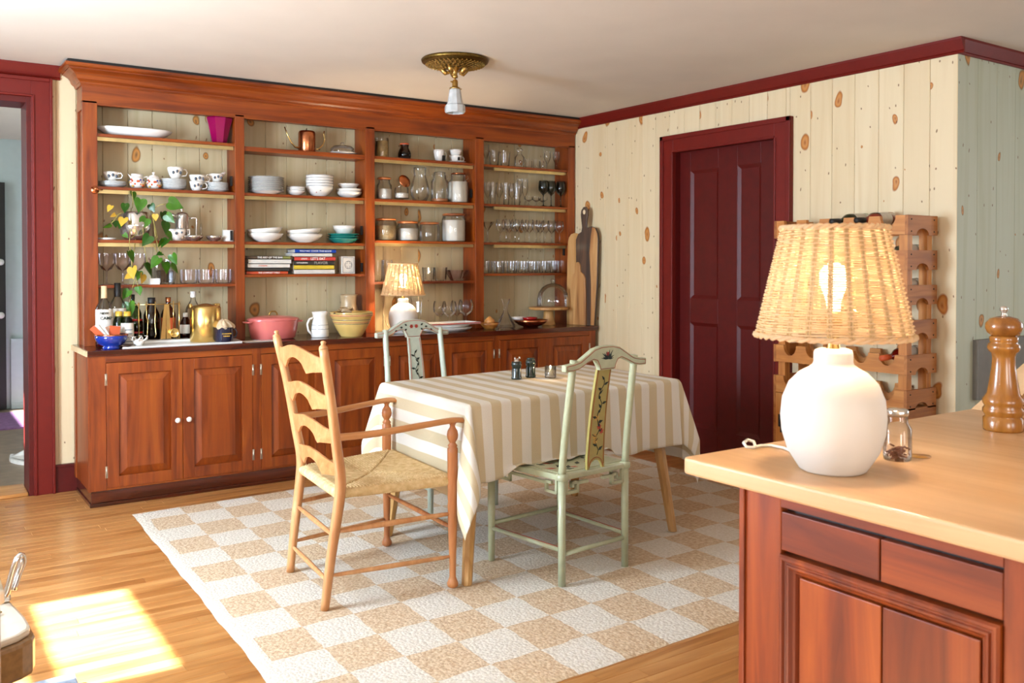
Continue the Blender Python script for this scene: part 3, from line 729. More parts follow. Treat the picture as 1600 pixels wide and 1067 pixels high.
# row 4
z = shelf_z(0, 3)
for i, u in enumerate((166, 191, 214)):
    put('goblet', lathe_mesh('goblet', P_coup(.047, .185), M_violetg), (sx(u, 430), 5.68, z+.0003), 'stemmed water goblet, %s from the left above the bottles' % ORD[i], 'glass', 'water goblets on the lower left shelf')
put('salt_box', M().box(-.027, .027, -.02, .02, 0, .036).mesh('salt_box', M_white), (sx(238, 442), 5.65, z+.0003), 'tiny white square dish beside the cut-glass tumbler', 'dish')
def cutglass(r, h): return [(0, .004), (r*.8, .0), (r*.85, .008), (r, h), (r*.95, h), (r*.8, .012), (0, .012)]
for i, (u, r_, h_) in enumerate(((257, .058, .085), (258, .066, .15))):
    put('cut_glass_tumbler', lathe_mesh('cut_glass_tumbler', cutglass(r_, h_), M_glass, 20, smooth=False, facet=lambda a: 1+.04*cos(10*a)), (sx(u-4*i, 440), 5.66+.07*i-.01, z+.0003), ('short' if i == 0 else 'tall')+' cut-glass vessel with diamond pattern on the lower left shelf', 'glass')
for i, u in enumerate((294, 321, 348)):
    put('tumbler', lathe_mesh('tumbler', P_glass(.050, .088, .96), M_violetg), (sx(u, 440), 5.68, z+.0003), 'violet-tinted tumbler, %s of three on the lower left shelf' % ORD[i], 'glass', 'violet-tinted tumblers')

# ------------------------------------------------------------------ counter objects, left bay
def cx(u, Y, v=520): return q(u, v, Y=Y).x
def text(s, size, mat, parent, loc, rot=(PI/2, 0, 0), name='lettering', ext=.0006, align='CENTER', bold=False, sxx=1.0):
    cu = D.curves.new(name, 'FONT'); cu.body = s; cu.size = size; cu.align_x = align; cu.align_y = 'CENTER'; cu.extrude = ext; cu.resolution_u = 2
    if bold: cu.offset = size*.018
    t = D.objects.new(name, cu); C.objects.link(t)
    dg = bpy.context.evaluated_depsgraph_get(); me = D.meshes.new_from_object(t.evaluated_get(dg))
    D.objects.remove(t); me.materials.clear(); me.materials.append(mat)
    o = D.objects.new(name, me); C.objects.link(o); o.parent = parent; o.location = loc; o.rotation_euler = rot; o.scale = (sxx, 1, 1)
    return o
def bottle(x, y, z, r, h, neck, gmat, capmat, label, liq=None, lab=None, labz=(.3, .6), capfrac=.12, name='bottle', shoulder=.62):
    b = empty(name, (x, y, z+.0003), 0, label, 'bottle')
    sh = h*shoulder
    M().lathe([(0, .003), (r*.9, 0), (r, .006), (r, sh), (r*.85, sh+r*.45), (neck*1.15, sh+r*1.3), (neck, sh+r*1.7), (neck, h*(1-capfrac*.5))], seg=24).build('glass', gmat, b)
    M().lathe([(neck*1.15, h*(1-capfrac)), (neck*1.2, h*(1-capfrac)+.002), (neck*1.2, h), (0, h)], seg=16).build('cap', capmat, b)
    if liq is not None:
        m, lv = liq; M().lathe([(0, .006), (r*.93, .006), (r*.93, min(lv, sh)), (0, min(lv, sh))], seg=20).build('liquid', m, b)
    if lab:
        m = lab; a0, a1 = PI*1.02, PI*1.98; z0, z1 = h*labz[0], h*labz[1]
        def fn(u, v): a = a0+(a1-a0)*u; return ((r+.0008)*cos(a), (r+.0008)*sin(a), z0+(z1-z0)*v)
        M().grid(fn, 12, 1).build('label', m, b)
    return b
zc = CTZ
b1 = bottle(cx(163, 5.50), 5.50, zc, .046, .345, .013, M_glass, M_cork, 'clear bottle with pale cork, white label and red liquor', (M_redliq, .125), M_label, (.16, .62), .2)
text('CAMP', .024, M_ink, b1, (.002, -.0485, .165), bold=True)
text('NEW', .02, M_ink, b1, (-.008, -.0485, .192), bold=True)
bottle(cx(184, 5.56), 5.56, zc, .046, .36, .015, M_glass, M_black, 'clear rounded bottle with black cap behind the corked bottle', (M_label, .03), M_label, (.18, .6), .22)
bottle(cx(207, 5.62), 5.62, zc, .05, .29, .012, M_gbottle, M_black, 'dark green bottle half hidden behind the trailing leaves', (M_ink, .1), None, capfrac=.1)
b3 = bottle(cx(199, 5.445), 5.445, zc, .034, .20, .016, M_gbottle, M_leafy, 'small bitters bottle with yellow cap and oversized white label', (M_ink, .08), M_label, (.02, .68), .16, shoulder=.66)
for k, l in enumerate(range(4)): M().box(-.02, .02, -.0352, -.0348, .03+.022*k, .034+.022*k).build('label_line', M_stripebl, b3)
bottle(cx(186, 5.485), 5.485, zc, .034, .20, .016, M_gbottle, M_leafy, 'second bitters bottle with yellow cap, partly behind its twin', (M_ink, .08), M_label, (.1, .6), .16, shoulder=.66)
def jar(x, y, z, r, h, label, fill=None, fillmat=None, lidmat=None, lidh=.018, shape=0, lidr=1.05, gl=None, group=None, name='storage_jar', clip=False, rz=0):
    j = empty(name, (x, y, z+.0003), rz, label, 'jar', group)
    hh = h-lidh if lidmat else h
    if shape == 0: pr = [(0, .003), (r*.96, 0), (r, .006), (r, hh*.86), (r*.93, hh*.94), (r*.93, hh)]
    elif shape == 1: pr = [(0, .003), (r*.7, 0), (r*.97, hh*.18), (r, hh*.4), (r*.85, hh*.6), (r*.62, hh*.8), (r*.68, hh)]
    else: pr = [(0, .003), (r*.94, 0), (r, .01), (r, hh*.72), (r*.75, hh*.84), (r*.72, hh)]
    M().lathe(pr, seg=26).build('glass', gl or M_glass, j)
    if fill:
        k = r*.95; M().lathe([(0, .005), (k*.96, .005), (k, .01), (k, hh*fill), (k*.5, hh*fill+.003), (0, hh*fill)], seg=22).build('contents', fillmat, j)
    if lidmat: M().lathe([(0, hh), (r*lidr*.9, hh), (r*lidr, hh+.003), (r*lidr, hh+lidh*.75), (r*lidr*.85, hh+lidh), (0, hh+lidh)], seg=22).build('lid', lidmat, j)
    if clip:
        M().tube([(r*.75, -.01, hh*.8), (r*1.1, -.01, hh*.88), (r*.95, -.01, hh)], .0016, 5).tube([(-r*.75, -.01, hh*.8), (-r*1.1, -.01, hh*.88), (-r*.95, -.01, hh)], .0016, 5).build('wire_clip', M_steel, j)
    return j
jar(cx(214, 5.56), 5.56, zc, .036, .078, 'lower of two stacked dark jars with red lids', .7, M_ink, M_redg, .012, lidr=.95, gl=M_brownglass)
jar(cx(214, 5.56), 5.56, zc+.0785, .034, .072, 'upper of two stacked dark jars with red lids', .7, M_soil, M_redg, .012, lidr=.95, gl=M_brownglass)
MZ = zc+.012
m_ = M(); pa = [(1.03, 5.300), (1.70, 5.318), (1.735, 5.54), (1.14, 5.56)]
m_.prism(pa, 'z', zc+.0004, MZ); m_.single('marble_slab', M_marble, 'white marble slab lying on the countertop under the gold bucket', 'slab', bevel=.002)
# bar tool rack
rk = empty('bar_tool_stand', (cx(250, 5.50), 5.50, MZ+.0003), -.02, 'brass bar tool stand with upright rods on a marble base', 'bar tool stand')
M().box(-.165, .165, -.045, .045, 0, .016).build('marble_base', M_marble, rk, bevel=.003)
X_ = lambda u: (u-250)*mpp(1.3, 5.5)
for u in (219, 279): M().tube([(X_(u), 0, .016), (X_(u), 0, .235)], .0038, 8).build('rod', M_brassb, rk)
M().tube([(X_(213), 0, .222), (X_(281), 0, .222)], .0025, 8).build('crossbar', M_brassb, rk)
for u in (230, 243): M().tube([(X_(u), -.004, .24), (X_(u), -.004, .15), (X_(u)+(.008 if u < 236 else -.004), -.004, .13), (X_(u)+.004, -.004, .05), (X_(u)-.004, -.004, .03)], .003, 6).build('hanging_tool', M_brassb, rk)
M().tube([(X_(270), -.004, .24), (X_(270), -.004, .08)], .003, 6).lathe([(.024, 0), (.028, .01), (.027, .02), (.02, .012), (0, .006)], (X_(270), -.02, .055), 18, axis='y').build('hanging_tool', M_brassb, rk, label='brass strainer')
M().prism([(X_(250), .02), (X_(258), .02), (X_(259), .22), (X_(256), .22)], 'y', -.012, -.006).prism([(X_(259), .02), (X_(266), .02), (X_(263), .22), (X_(259), .22)], 'y', -.012, -.006).build('tongs', M_brassb, rk)
bottle(cx(237, 5.62), 5.62, zc, .045, .27, .018, M_brownglass, M_black, 'squat dark bottle with black cap behind the brass rods', (M_soil, .12), None, .14)
bottle(cx(263, 5.63), 5.63, zc, .042, .27, .013, M_amberg, M_copper, 'dark amber bottle with copper cap behind the brass strainer', (M_soil, .08), M_orange, (.3, .55), .1)
bottle(cx(290, 5.60), 5.60, zc+.0, .034, .175, .012, M_amberg, M_label, 'small amber bottle with white stopper left of the gold bucket', (M_amberg, .08), M_label, (.3, .6), .14, shoulder=.6)
bottle(cx(302, 5.70), 5.70, zc, .045, .30, .014, M_glass, M_white, 'tall clear bottle with white stopper behind the gold bucket', None, None, capfrac=.12)
gb = empty('ice_bucket', (cx(321, 5.44), 5.44, MZ+.0003), 0, 'brushed gold cylindrical ice bucket with a flat lid', 'ice bucket')
M().lathe([(0, 0), (.084, 0), (.088, .004), (.088, .198), (.085, .202), (0, .202)], seg=40).build('bucket_body', M_brassb, gb)
M().lathe([(.084, .202), (.082, .207), (.06, .214), (.02, .222), (0, .224)], seg=32).build('lid', M_brassb, gb)
M().box(-.085, -.068, .02, .06, .19, .222).box(.05, .083, -.02, .03, .2, .222).build('lid_handle', M_brassb, gb, bevel=.004)
mg = cup(cx(350, 5.36), 5.36, MZ, .052, .082, 'navy enamel mug with yellow lettering, stuffed with a cloth', 0, None, M_navy, 'enamel_mug', 'mug', dec=False)
mg.children[0].data = M().lathe([(0, 0), (.05, 0), (.052, .004), (.053, .08), (.055, .082), (.053, .084), (.049, .08), (.048, .01), (0, .01)], seg=28).mesh('cup_body', M_navy)
for zz, w_ in ((.048, .050), (.034, .036)):
    m_ = M(); k = -w_/2
    while k < w_/2:
        a = -PI/2+k/.053; m_.box(k, k+.0035, -.0545-.0005+abs(k)*.25, -.052+abs(k)*.25, zz-.003, zz+.003); k += .0055
    m_.build('lettering', M_leafy, mg, label='two short lines of yellow lettering')
def crumple(cxyz, rx, ry, h, mat, name, parent=None, seed=1, **kw):
    random.seed(seed); ph = [random.uniform(0, 6) for _ in range(6)]
    def fn(u, v):
        a = u*2*PI; r = sin(min(v*1.25, 1)*PI/2) if v < .8 else 1
        rr = (1-v)**.6
        wob = 1+.16*sin(3*a+ph[0])+.09*sin(7*a+ph[1])
        zz = h*(v**.8)*(1+.25*sin(2*a+ph[2])*(1-v))+.006*sin(9*a+ph[3]+6*v)
        return (cxyz[0]+rx*rr*cos(a)*wob, cxyz[1]+ry*rr*sin(a)*wob, cxyz[2]+zz)
    return M().grid(fn, 36, 10)
M_cloth = plain('beige_cloth', 'cdb493', .9, noise_amt=.15, nscale=30)
cl = crumple((0, 0, 0), .056, .05, .05, M_cloth, 'x', seed=4)
put('cloth', cl.mesh('cloth', M_cloth), (cx(350, 5.36), 5.36, MZ+.080), 'crumpled beige cloth stuffed in the navy mug', 'cloth')
bb = empty('blue_bowl', (cx(174, 5.37), 5.37, zc+.0003), 0, 'cobalt blue bowl with a gold rim holding packets', 'bowl')
M().lathe([(0, 0), (.045, 0), (.047, .01), (.04, .016), (.07, .03), (.083, .055), (.087, .078), (.08, .078), (.066, .04), (0, .024)], seg=32).build('bowl_body', M_cobalt, bb)
M().lathe([(.086, .074), (.0885, .08), (.084, .083), (.079, .079)], seg=32).build('rim', M_copper, bb, label='gold rim')
random.seed(5)
for i, (dx, rot, mat, lab) in enumerate(((-.055, -.75, M_orange, 'slim orange packet leaning left in the blue bowl'), (-.045, -.6, M_blueish, 'slim pale blue packet leaning left in the blue bowl'), (-.02, -.5, M_label, 'cream packet in the middle of the blue bowl'), (-.03, -.65, M_redg, 'narrow red packet in the blue bowl'), (.025, .12, M_orange, 'wide bright orange packet at the right of the blue bowl'), (.005, -.35, M_stripeor, 'tan packet beside the wide orange one'))):
    w_ = .03 if i < 4 else .055; h_ = .10 if i < 4 else .075
    m_ = M().prism([(-w_/2, 0), (w_/2, 0), (w_/2, h_), (-w_/2, h_)], 'y', -.0015, .0015)
    put('packet', m_.mesh('packet', mat), (bb.location.x+dx*.6, bb.location.y-.02+.008*i, zc+.05), lab, 'packet', ry=rot, rx=-.1)
ur = empty('sea_urchin_pot', (cx(217, 5.36), 5.36, MZ+.0003), 0, 'small white ornament with curling arms in front of the tool stand', 'ornament')
M().lathe([(0, 0), (.018, 0), (.03, .015), (.032, .028), (.02, .036), (.012, .034), (0, .03)], seg=14, facet=lambda a: 1+.06*sin(7*a)).build('ornament_body', M_white, ur)
for k in range(7):
    a = k*2*PI/7; M().tube([(.026*cos(a), .026*sin(a), .025), (.044*cos(a), .044*sin(a), .036), (.05*cos(a+.2), .05*sin(a+.2), .05), (.038*cos(a+.5), .038*sin(a+.5), .052)], [.005, .004, .003, .002], 6).build('arm', M_white, ur)
put('dark_saucer', lathe_mesh('dark_saucer', P_plate(.038, .008), M_walnut), (cx(197, 5.345), 5.345, MZ+.0003), 'small dark saucer by the bitters bottle', 'dish')
# papers on the counter
for i, (u0, u1, y_, rz, mat, lab) in enumerate(((378, 410, 5.40, .1, M_label, 'cream leaflet lying under the others in front of the pink pot'), (388, 430, 5.37, -.15, M_paper, 'printed card lying on the dark counter in front of the pink pot'), (400, 422, 5.41, .3, M_blueish, 'small pale card on top of the printed cards'))):
    xa, xb = cx(u0, y_), cx(u1, y_); w_ = xb-xa
    put('card', M().box(-w_/2, w_/2, -.05, .05, 0, .0015).mesh('card', mat), ((xa+xb)/2, y_, zc+.0004+.0018*i), lab, 'card', rz=rz)

# ================= bay 2
z = shelf_z(1, 0)
wc = empty('watering_can', (sx(479, 230), 5.69, z+.0003), 0, 'copper watering can with long brass spout and looped handle', 'watering can')
M().lathe([(0, 0), (.054, 0), (.056, .004), (.056, .125), (.052, .136), (.046, .14), (0, .142)], seg=28).build('can_body', M_copper, wc)
M().tube([(-.054, 0, .025), (-.08, 0, .03), (-.105, 0, .055), (-.13, 0, .10), (-.152, 0, .155)], [.006, .006, .005, .0045, .004], 8).build('spout', M_brassb, wc)
M().tube([(.054, 0, .02), (.085, 0, .03), (.115, 0, .06), (.125, 0, .095), (.118, 0, .13), (.122, 0, .15)], .004, 8).build('handle', M_brassb, wc)
M().tube([(-.004, 0, .14), (0, 0, .157)], .004, 6).build('lid_knob', M_walnut, wc)
put('plate', lathe_mesh('plate', P_plate(.098, .012), M_white), (sx(535, 232), 5.695, z+.0003), 'white plate under the glass butter cover on the top shelf', 'plate')
m_ = M().lathe([(.078, 0), (.08, .004), (.077, .03), (.06, .045), (.012, .05), (.008, .056), (.014, .064), (.008, .07), (0, .07)], seg=28)
put('glass_cover', m_.mesh('glass_cover', M_glass), (sx(535, 228), 5.695, z+.0145), 'low glass cover with knob sitting on the white plate', 'glass cover')
z = shelf_z(1, 1)
stack('', 8, sx(416, 290, 5.672), 5.672, z, P_plate(.113, .02), .0125, M_white, 'dinner_plate', 'plate', 'white dinner plate with dark rim line in the large stack, %s', 'large dinner plates, left stack')
for k in range(8):
    pass
M_bluerim = plain('navy_rimmed_glaze', '1f2b46', .25, coat=.4, noise_amt=.4)
stack('', 3, sx(461, 293), 5.68, z, P_bowl(.06, .036), .011, M_bluerim if False else M_white, 'rice_bowl', 'bowl', 'small white bowl with navy rim beside the plates, %s', 'navy-rimmed small bowls')
for k in range(3):
    pass
def rims(name, n, dz, r, h):
    objs = [o for o in D.objects if o.name.split('.')[0] == name and not o.children]
    for o in objs:
        m = M().lathe([(r*.985, h-.0030), (r*1.004, h-.0026), (r*1.003, h-.0014), (r*.985, h-.0012)], seg=28)
        m.build('rim', M_bluerim, o, label='dark rim line')
rims('dinner_plate', 8, 0, .113, .0205); rims('rice_bowl', 3, 0, .06, .036)
stack('', 5, sx(499, 285), 5.69, z, P_bowl(.093, .072), .0175, M_white, 'soup_bowl', 'bowl', 'white soup bowl with blue brushed leaves in the tall middle stack, %s', 'blue-patterned soup bowls')
rims('soup_bowl', 5, 0, .093, .072)
low = [o for o in D.objects if o.name == 'soup_bowl'][0]
for (dx, dz_, s_, mat) in ((-.05, .03, .014, M_roseP), (-.012, .045, .02, M_stripebl), (.02, .03, .018, M_cobalt), (.045, .04, .018, M_stripebl), (.03, .055, .012, M_cobalt), (-.03, .058, .01, M_teal)):
    rr = .093*(.52+dz_*6.2); rr = min(rr, .09); a = -PI/2+dx/.085
    m_ = M().sphere((0, 0, 0), s_, 8, .55); m_.v = [(rr*cos(a)+x_*.9+.3*z_, rr*sin(a)+y_*.16, dz_+z_*.8+x_*.3) for x_, y_, z_ in m_.v]
    m_.build('painted_leaf', mat, low, label='brushed glaze leaf')
stack('', 2, sx(545, 295), 5.69, z, P_bowl(.086, .042), .02, M_white, 'pasta_bowl', 'bowl', 'shallow white bowl at the right end of the second shelf, %s', 'shallow white bowls, second shelf')
m_ = M().lathe([(0, 0), (.05, 0), (.07, .024), (.073, .03), (.069, .03), (.048, .005), (0, .005)], seg=32, facet=lambda a: 1+.02*cos(16*a))
put('scalloped_dish', m_.mesh('scalloped_dish', M_white), (sx(544, 284), 5.69, z+.066), 'fluted white dish on top of the shallow bowls', 'dish')
z = shelf_z(1, 2)
for (u, w_, l) in ((413, 56, 'left'), (474, 57, 'middle')):
    x_ = sx(u, 362); r_ = w_/2*mpp(x_)
    for k in range(2):
        put('serving_bowl', lathe_mesh('serving_bowl', P_bowl(round(r_*.97, 4), .055), M_white, 32), (x_, 5.672, z+.0003+k*.034), 'large white serving bowl, %s of the %s pair' % (('lower', 'upper')[k], l), 'bowl', 'large white serving bowls', ry=(0, -.09)[k])
stack('', 3, sx(536, 366, 5.675), 5.675, z, P_plate(.110, .03), .016, M_teal, 'teal_plate', 'plate', 'teal glazed plate on the third shelf, %s', 'teal plates')
put('white_bowl', lathe_mesh('white_bowl', P_bowl(.076, .066), M_white), (sx(537, 350), 5.69, z+.052), 'white bowl sitting on the teal plates', 'bowl')
z = shelf_z(1, 3)
def book(xc, w_, dep, z0, h, cmat, label, grp, txt=None, tmat=None, y0=5.635, rz=0, tsize=None, tx=0, extra=None):
    b = empty('book', (xc, y0+dep/2, z0+.0003), rz, label, 'book', grp)
    M().box(-w_/2, w_/2, -dep/2, dep/2, 0, .0022).box(-w_/2, w_/2, -dep/2, dep/2, h-.0022, h).box(-w_/2, w_/2, -dep/2, -dep/2+.003, 0, h).build('cover', cmat, b)
    M().box(-w_/2+.004, w_/2-.004, -dep/2+.004, dep/2-.004, .0024, h-.0024).build('page_block', M_paper, b)
    for (s, tx_, ts_, tm_) in (txt or []): text(s, ts_, tm_, b, (tx_, -dep/2-.0003, h/2), bold=True)
    return b
M_bkblue = plain('blue_cover', '0d3fa0', .4); M_bkred = plain('coral_red_cover', 'c9463c', .4); M_bkdark = plain('charcoal_cover', '35302b', .5)
M_bkyel = plain('yellow_cover', 'd6b83a', .4); M_bkwh = plain('white_cover', 'd5cfc4', .5); M_bkbr = plain('brown_cover', '4a3828', .5); M_bkor = plain('orange_red_cover', 'c24a26', .5); M_lett = plain('white_lettering', 'e8e2d8', .6); M_olive = plain('olive_patch', '7d8042', .6); M_grey2 = plain('grey_lettering', '9a948a', .6)
X_ = lambda u: sx(u, 410, 5.635)
def bk(u0, u1, v0, v1, mat, lab, txt=None, grp='cookbooks on the fourth shelf', dep=.145):
    z0 = z+(BZ-v1)*mpp(2.1, 5.635); h = (v1-v0)*mpp(2.1, 5.635)-.0006
    return book((X_(u0)+X_(u1))/2, X_(u1)-X_(u0), dep, z0, h, mat, lab, grp, txt)
BZ = 430
bk(385, 450, 425, 430, M_bkor, 'orange-red spined book at the bottom of the left pile', [('THE COMFORT TABLE', .01, .014, M_lett)])
bk(386, 452, 420, 425, M_bkdark, 'dark green-grey book second from the bottom of the left pile')
bk(387, 453, 413.5, 420, M_bkwh, 'white book in the middle of the left pile', [('COOKING', -.04, .012, M_bkor)])
bk(388, 455, 406.5, 413.5, M_bkwh, 'thick white book second from the top of the left pile', [('WHOLE GRAINS', .0, .013, M_blueish)])
t_ = bk(386, 457, 401.5, 406.5, M_bkbr, 'brown book on top of the left pile with white title lettering', [('THE ART OF THE BAR', .0, .017, M_lett)])
M().box(.085, .135, -.0745, -.0724, .002, .018).build('spine_patch', M_olive, t_, label='olive green patch')
BZ = 429.5
bk(460, 523, 422, 429.5, M_bkwh, 'thick white book at the bottom of the right pile')
bk(459, 522, 415, 422, M_bkyel, 'yellow book second from the bottom of the right pile')
bk(459, 523, 408.5, 415, M_bkdark, 'charcoal cookbook with large grey title in the right pile', [('OTTOLENGHI', -.085, .012, M_lett), ('FLAVOR', .045, .026, M_grey2)])
bk(460, 524, 402, 408.5, M_bkred, 'coral red cookbook with white title in the right pile', [("LET'S EAT", .02, .024, M_lett), ('GREAT', -.075, .014, M_lett)])
bk(457, 519, 396, 402, M_bkwh, 'cream book second from the top of the right pile')
bk(461, 525, 390, 396, M_bkblue, 'bright blue cookbook on top of the right pile', [('MOLLY BAZ', -.075, .013, M_lett), ('COOK THIS BOOK', .04, .017, M_blueish)])
tn = empty('card_box', (sx(541, 415), 5.68, z+.0003), .0, 'small white box with grey ornamental print beside the books', 'box')
M().box(-.048, .048, -.02, .03, 0, .118).build('box_body', M_bkwh, tn, bevel=.002)
M().tube([(.026*cos(a*PI/12), -.0205, .06+.026*sin(a*PI/12)) for a in range(24)], .0012, 4, closed=True).tube([(sx_*.04, -.0205, .06+sz_*.05) for sx_, sz_ in ((-1, -1), (1, -1), (1, 1), (-1, 1))], .0012, 4, closed=True).tube([(.02*cos(a*PI/12)*(1+.3*cos(4*a*PI/12)), -.0205, .06+.02*sin(a*PI/12)*(1+.3*cos(4*a*PI/12))) for a in range(24)], .001, 4, closed=True).build('ornamental_print', M_stripebl, tn)
# counter bay 2
dp = empty('dutch_oven', (cx(427, 5.52), 5.52, zc+.0003), 0, 'pink enamelled oval dutch oven with a brass lid handle', 'pot')
M().lathe([(0, 0), (.125, 0), (.138, .008), (.152, .06), (.158, .112), (.160, .118), (.154, .118), (.148, .06), (0, .01)], seg=40, sx=1, sy=.74).build('pot_body', M_pink, dp)
M().lathe([(.164, .118), (.165, .124), (.155, .132), (.10, .142), (.04, .147), (0, .148)], seg=40, sx=1, sy=.74).build('lid', M_pink, dp)
M().tube([(-.026, 0, .142), (-.024, 0, .16), (-.012, 0, .172), (.012, 0, .172), (.024, 0, .16), (.026, 0, .142)], .005, 8).build('lid_handle', M_brass, dp)
for s_ in (-1, 1): M().lathe([(0, .104), (.05, .104), (.052, .112), (0, .114)], (s_*.158, 0, 0), 20, sx=.62, sy=1).build('side_handle', M_pink, dp)
pt = empty('pitcher', (cx(500, 5.48), 5.48, zc+.0003), 0, 'white stoneware pitcher with a looped handle and thin blue bands', 'pitcher')
M().lathe([(0, 0), (.052, 0), (.056, .006), (.058, .03), (.054, .07), (.046, .11), (.045, .135), (.052, .163), (.049, .163), (.042, .13), (0, .02)], seg=28).build('pitcher_body', M_white, pt)
for z_ in (.052, .078): M().lathe([(.0567 if z_ < .06 else .0535, z_), (.0577 if z_ < .06 else .0545, z_+.001), (.0565 if z_ < .06 else .0533, z_+.002)], seg=28).build('glaze_band', M_stripebl, pt)
M().tube([(-.044, 0, .125), (-.07, 0, .118), (-.086, 0, .085), (-.078, 0, .045), (-.055, 0, .02)], .0075, 8).build('handle', M_white, pt)
ck = empty('stoneware_crock', (cx(545, 5.68, 500), 5.68, zc+.0003), 0, 'tall tan stoneware jug behind the yellow mixing bowl', 'jug')
M().lathe([(0, 0), (.07, 0), (.085, .04), (.083, .1), (.06, .16), (.052, .2), (.055, .245), (.06, .262), (.055, .262), (.045, .2), (0, .1)], seg=28).build('jug_body', M_stone, ck)
M().tube([(-.058, -.02, .15), (-.085, -.03, .16), (-.10, -.03, .12), (-.08, -.03, .08)], .011, 8).build('handle', M_stone, ck)
yb = empty('mixing_bowl', (cx(549, 5.42), 5.42, zc+.0003), 0, 'large yellow ware mixing bowl with banded rim', 'bowl')
M().lathe([(0, 0), (.068, 0), (.072, .006), (.098, .05), (.122, .1), (.130, .125), (.136, .128), (.137, .152), (.140, .158), (.134, .160), (.125, .125), (.09, .05), (0, .02)], seg=40).build('bowl_body', M_yellowware, yb)
for z_, r_, mt, hh in ((.092, .1195, M_stripeor, .012), (.084, .1152, M_stripebl, .003), (.109, .1265, M_stripebl, .003), (.134, .1385, M_stripeor, .010), (.150, .1385, M_stripebl, .002)):
    M().lathe([(r_-.004, z_), (r_+.0005, z_), (r_+.0025, z_+hh), (r_-.002, z_+hh)], seg=40).build('glaze_band', mt, yb)
def rope_blob(cxyz, r, n, mat, name, label, cat, seed=2):
    random.seed(seed); pts = []
    for i in range(n*8):
        a = i*.8; rr = r*(.5+.5*random.random()); pts.append((cxyz[0]+rr*cos(a), cxyz[1]+rr*sin(a), cxyz[2]+.02*random.random()+.02*sin(i*.3)))
    o = M().tube(pts, .005, 6).single(name, mat, label, cat)
    return o
rope_blob((cx(540, 5.42, 490), 5.42, zc+.15), .05, 8, M_stone, 'rope_bundle', 'tangled tan rope bundle lying in the yellow mixing bowl', 'rope')
M().tube([(cx(518, 5.40), 5.37, zc+.155), (cx(552, 5.40), 5.44, zc+.172)], [.003, .009], 8).single('wooden_spoon', M_walnut, 'dark wooden spoon resting across the yellow bowl', 'spoon')

# ================= bay 3
z = shelf_z(2, 0)
M_grain = plain('tan_pasta', 'b89a62', .8, noise_amt=.4, nscale=60); M_flour = plain('white_flour', 'dfd8ca', .9, noise_amt=.06); M_oats = plain('rolled_oats', 'c9ac7c', .9, noise_amt=.3, nscale=90); M_lidw = wood('jar_lid_wood', 'b06a34', '8c4a20', 'c88450', 'x', rough=.5)
jar(sx(597, 230), YS, z, .046, .145, 'tall glass jar of tan pasta at the left of the top shelf', .8, M_grain, None, shape=0)
jar(sx(632, 235), YS, z, .046, .115, 'round brown glass jar with an orange rubber seal', .45, M_soil, M_glass, .012, 1, .7, M_brownglass)
M().lathe([(.031, 0), (.034, .003), (.034, .007), (.031, .010)], (sx(632, 235), YS, z+.1035), 18).single('rubber_seal', M_orange, 'orange rubber seal around the neck of the brown glass jar', 'seal')
c_ = cup(sx(686, 237), YS, z, .041, .088, 'tall white mug with a black square mark on the top shelf', .0, None, M_white, 'mug', 'mug', dec=False)
M().box(.006, .03, -.0405, -.0335, .002, .046).build('black_mark', M_black, c_)
put('saucer', lathe_mesh('saucer_white', P_plate(.072, .012), M_white), (sx(713, 246), YS, z+.0003), 'white saucer under the two stacked coffee cups', 'saucer')
c_ = cup(sx(712, 240), YS, z+.006, .048, .05, 'lower white coffee cup with a black mark, on the saucer', .0, None, M_white, 'coffee_cup', 'cup', dec=False)
M().box(-.008, .008, -.047, -.041, .012, .036).build('black_mark', M_black, c_)
cup(sx(712, 230), YS, z+.052, .048, .046, 'upper white coffee cup stacked in the marked one', .4, None, M_white, 'coffee_cup', 'cup', dec=False, handle=False)
z = shelf_z(2, 1)
jar(sx(599, 290), 5.68, z, .052, .155, 'jar half full of white sugar with brown lid, leftmost on the second shelf', .52, M_flour, M_lidw, .016, 2, .9)
tj = jar(sx(625, 295), 5.67, z+.012, .05, .08, 'tilted glass candy jar with its copper lid raised at an angle', .45, M_flour, None, 0, 0)
tj.rotation_euler = (0, 0, 0)
m_ = M().lathe([(0, -.006), (.044, -.006), (.048, 0), (.044, .006), (.02, .01), (0, .01)], seg=26)
cl0 = m_.build('copper_lid', M_copper, tj, label='round copper lid propped open'); cl0.location = Vector((sx(628, 277), 5.655, z+.135))-tj.location; cl0.rotation_euler = (1.15, .35, 0)
M().tube([(sx(620, 290), 5.68, z+.09), (sx(624, 285), 5.675, z+.105), (sx(628, 279), 5.668, z+.125)], .004, 6).build('lid_arm', M_steel, tj, True)
for (u, w_, h_, lab, fl_, sh) in ((656, 28, 53, 'tall empty glass carafe jar with wire clips', None, 1), (687, 26, 47, 'clip-top glass jar with a little pink salt', .12, 2)):
    x_ = sx(u, 285); jar(x_, YS, z, w_/2*mpp(x_)*1.05, h_*mpp(x_), lab, fl_, M_stripeor if fl_ else None, M_glass, .012, sh, .7, clip=True)
x_ = sx(716, 290); jar(x_, YS, z, 15.5*mpp(x_), 47*mpp(x_), 'square-shouldered jar full of flour with copper clip lid', .74, M_flour, M_copper, .012, 2, .74, clip=True)
z = shelf_z(2, 2)
for (u, w_, h_, lab, fl_, fm) in ((603, 33, 35, 'wood-lidded jar of oats, leftmost of four on the third shelf', .74, M_oats), (637, 34, 31, 'wood-lidded jar of sugar, second of four on the third shelf', .7, M_flour), (671, 32, 30, 'empty wood-lidded glass jar, third of four on the third shelf', None, None), (709, 37, 44, 'tall wood-lidded jar full of flour at the right of the third shelf', .82, M_flour)):
    x_ = sx(u, 360); jar(x_, YS, z, w_/2*mpp(x_), h_*mpp(x_), lab, fl_, fm, M_lidw, .016, 0, .96)
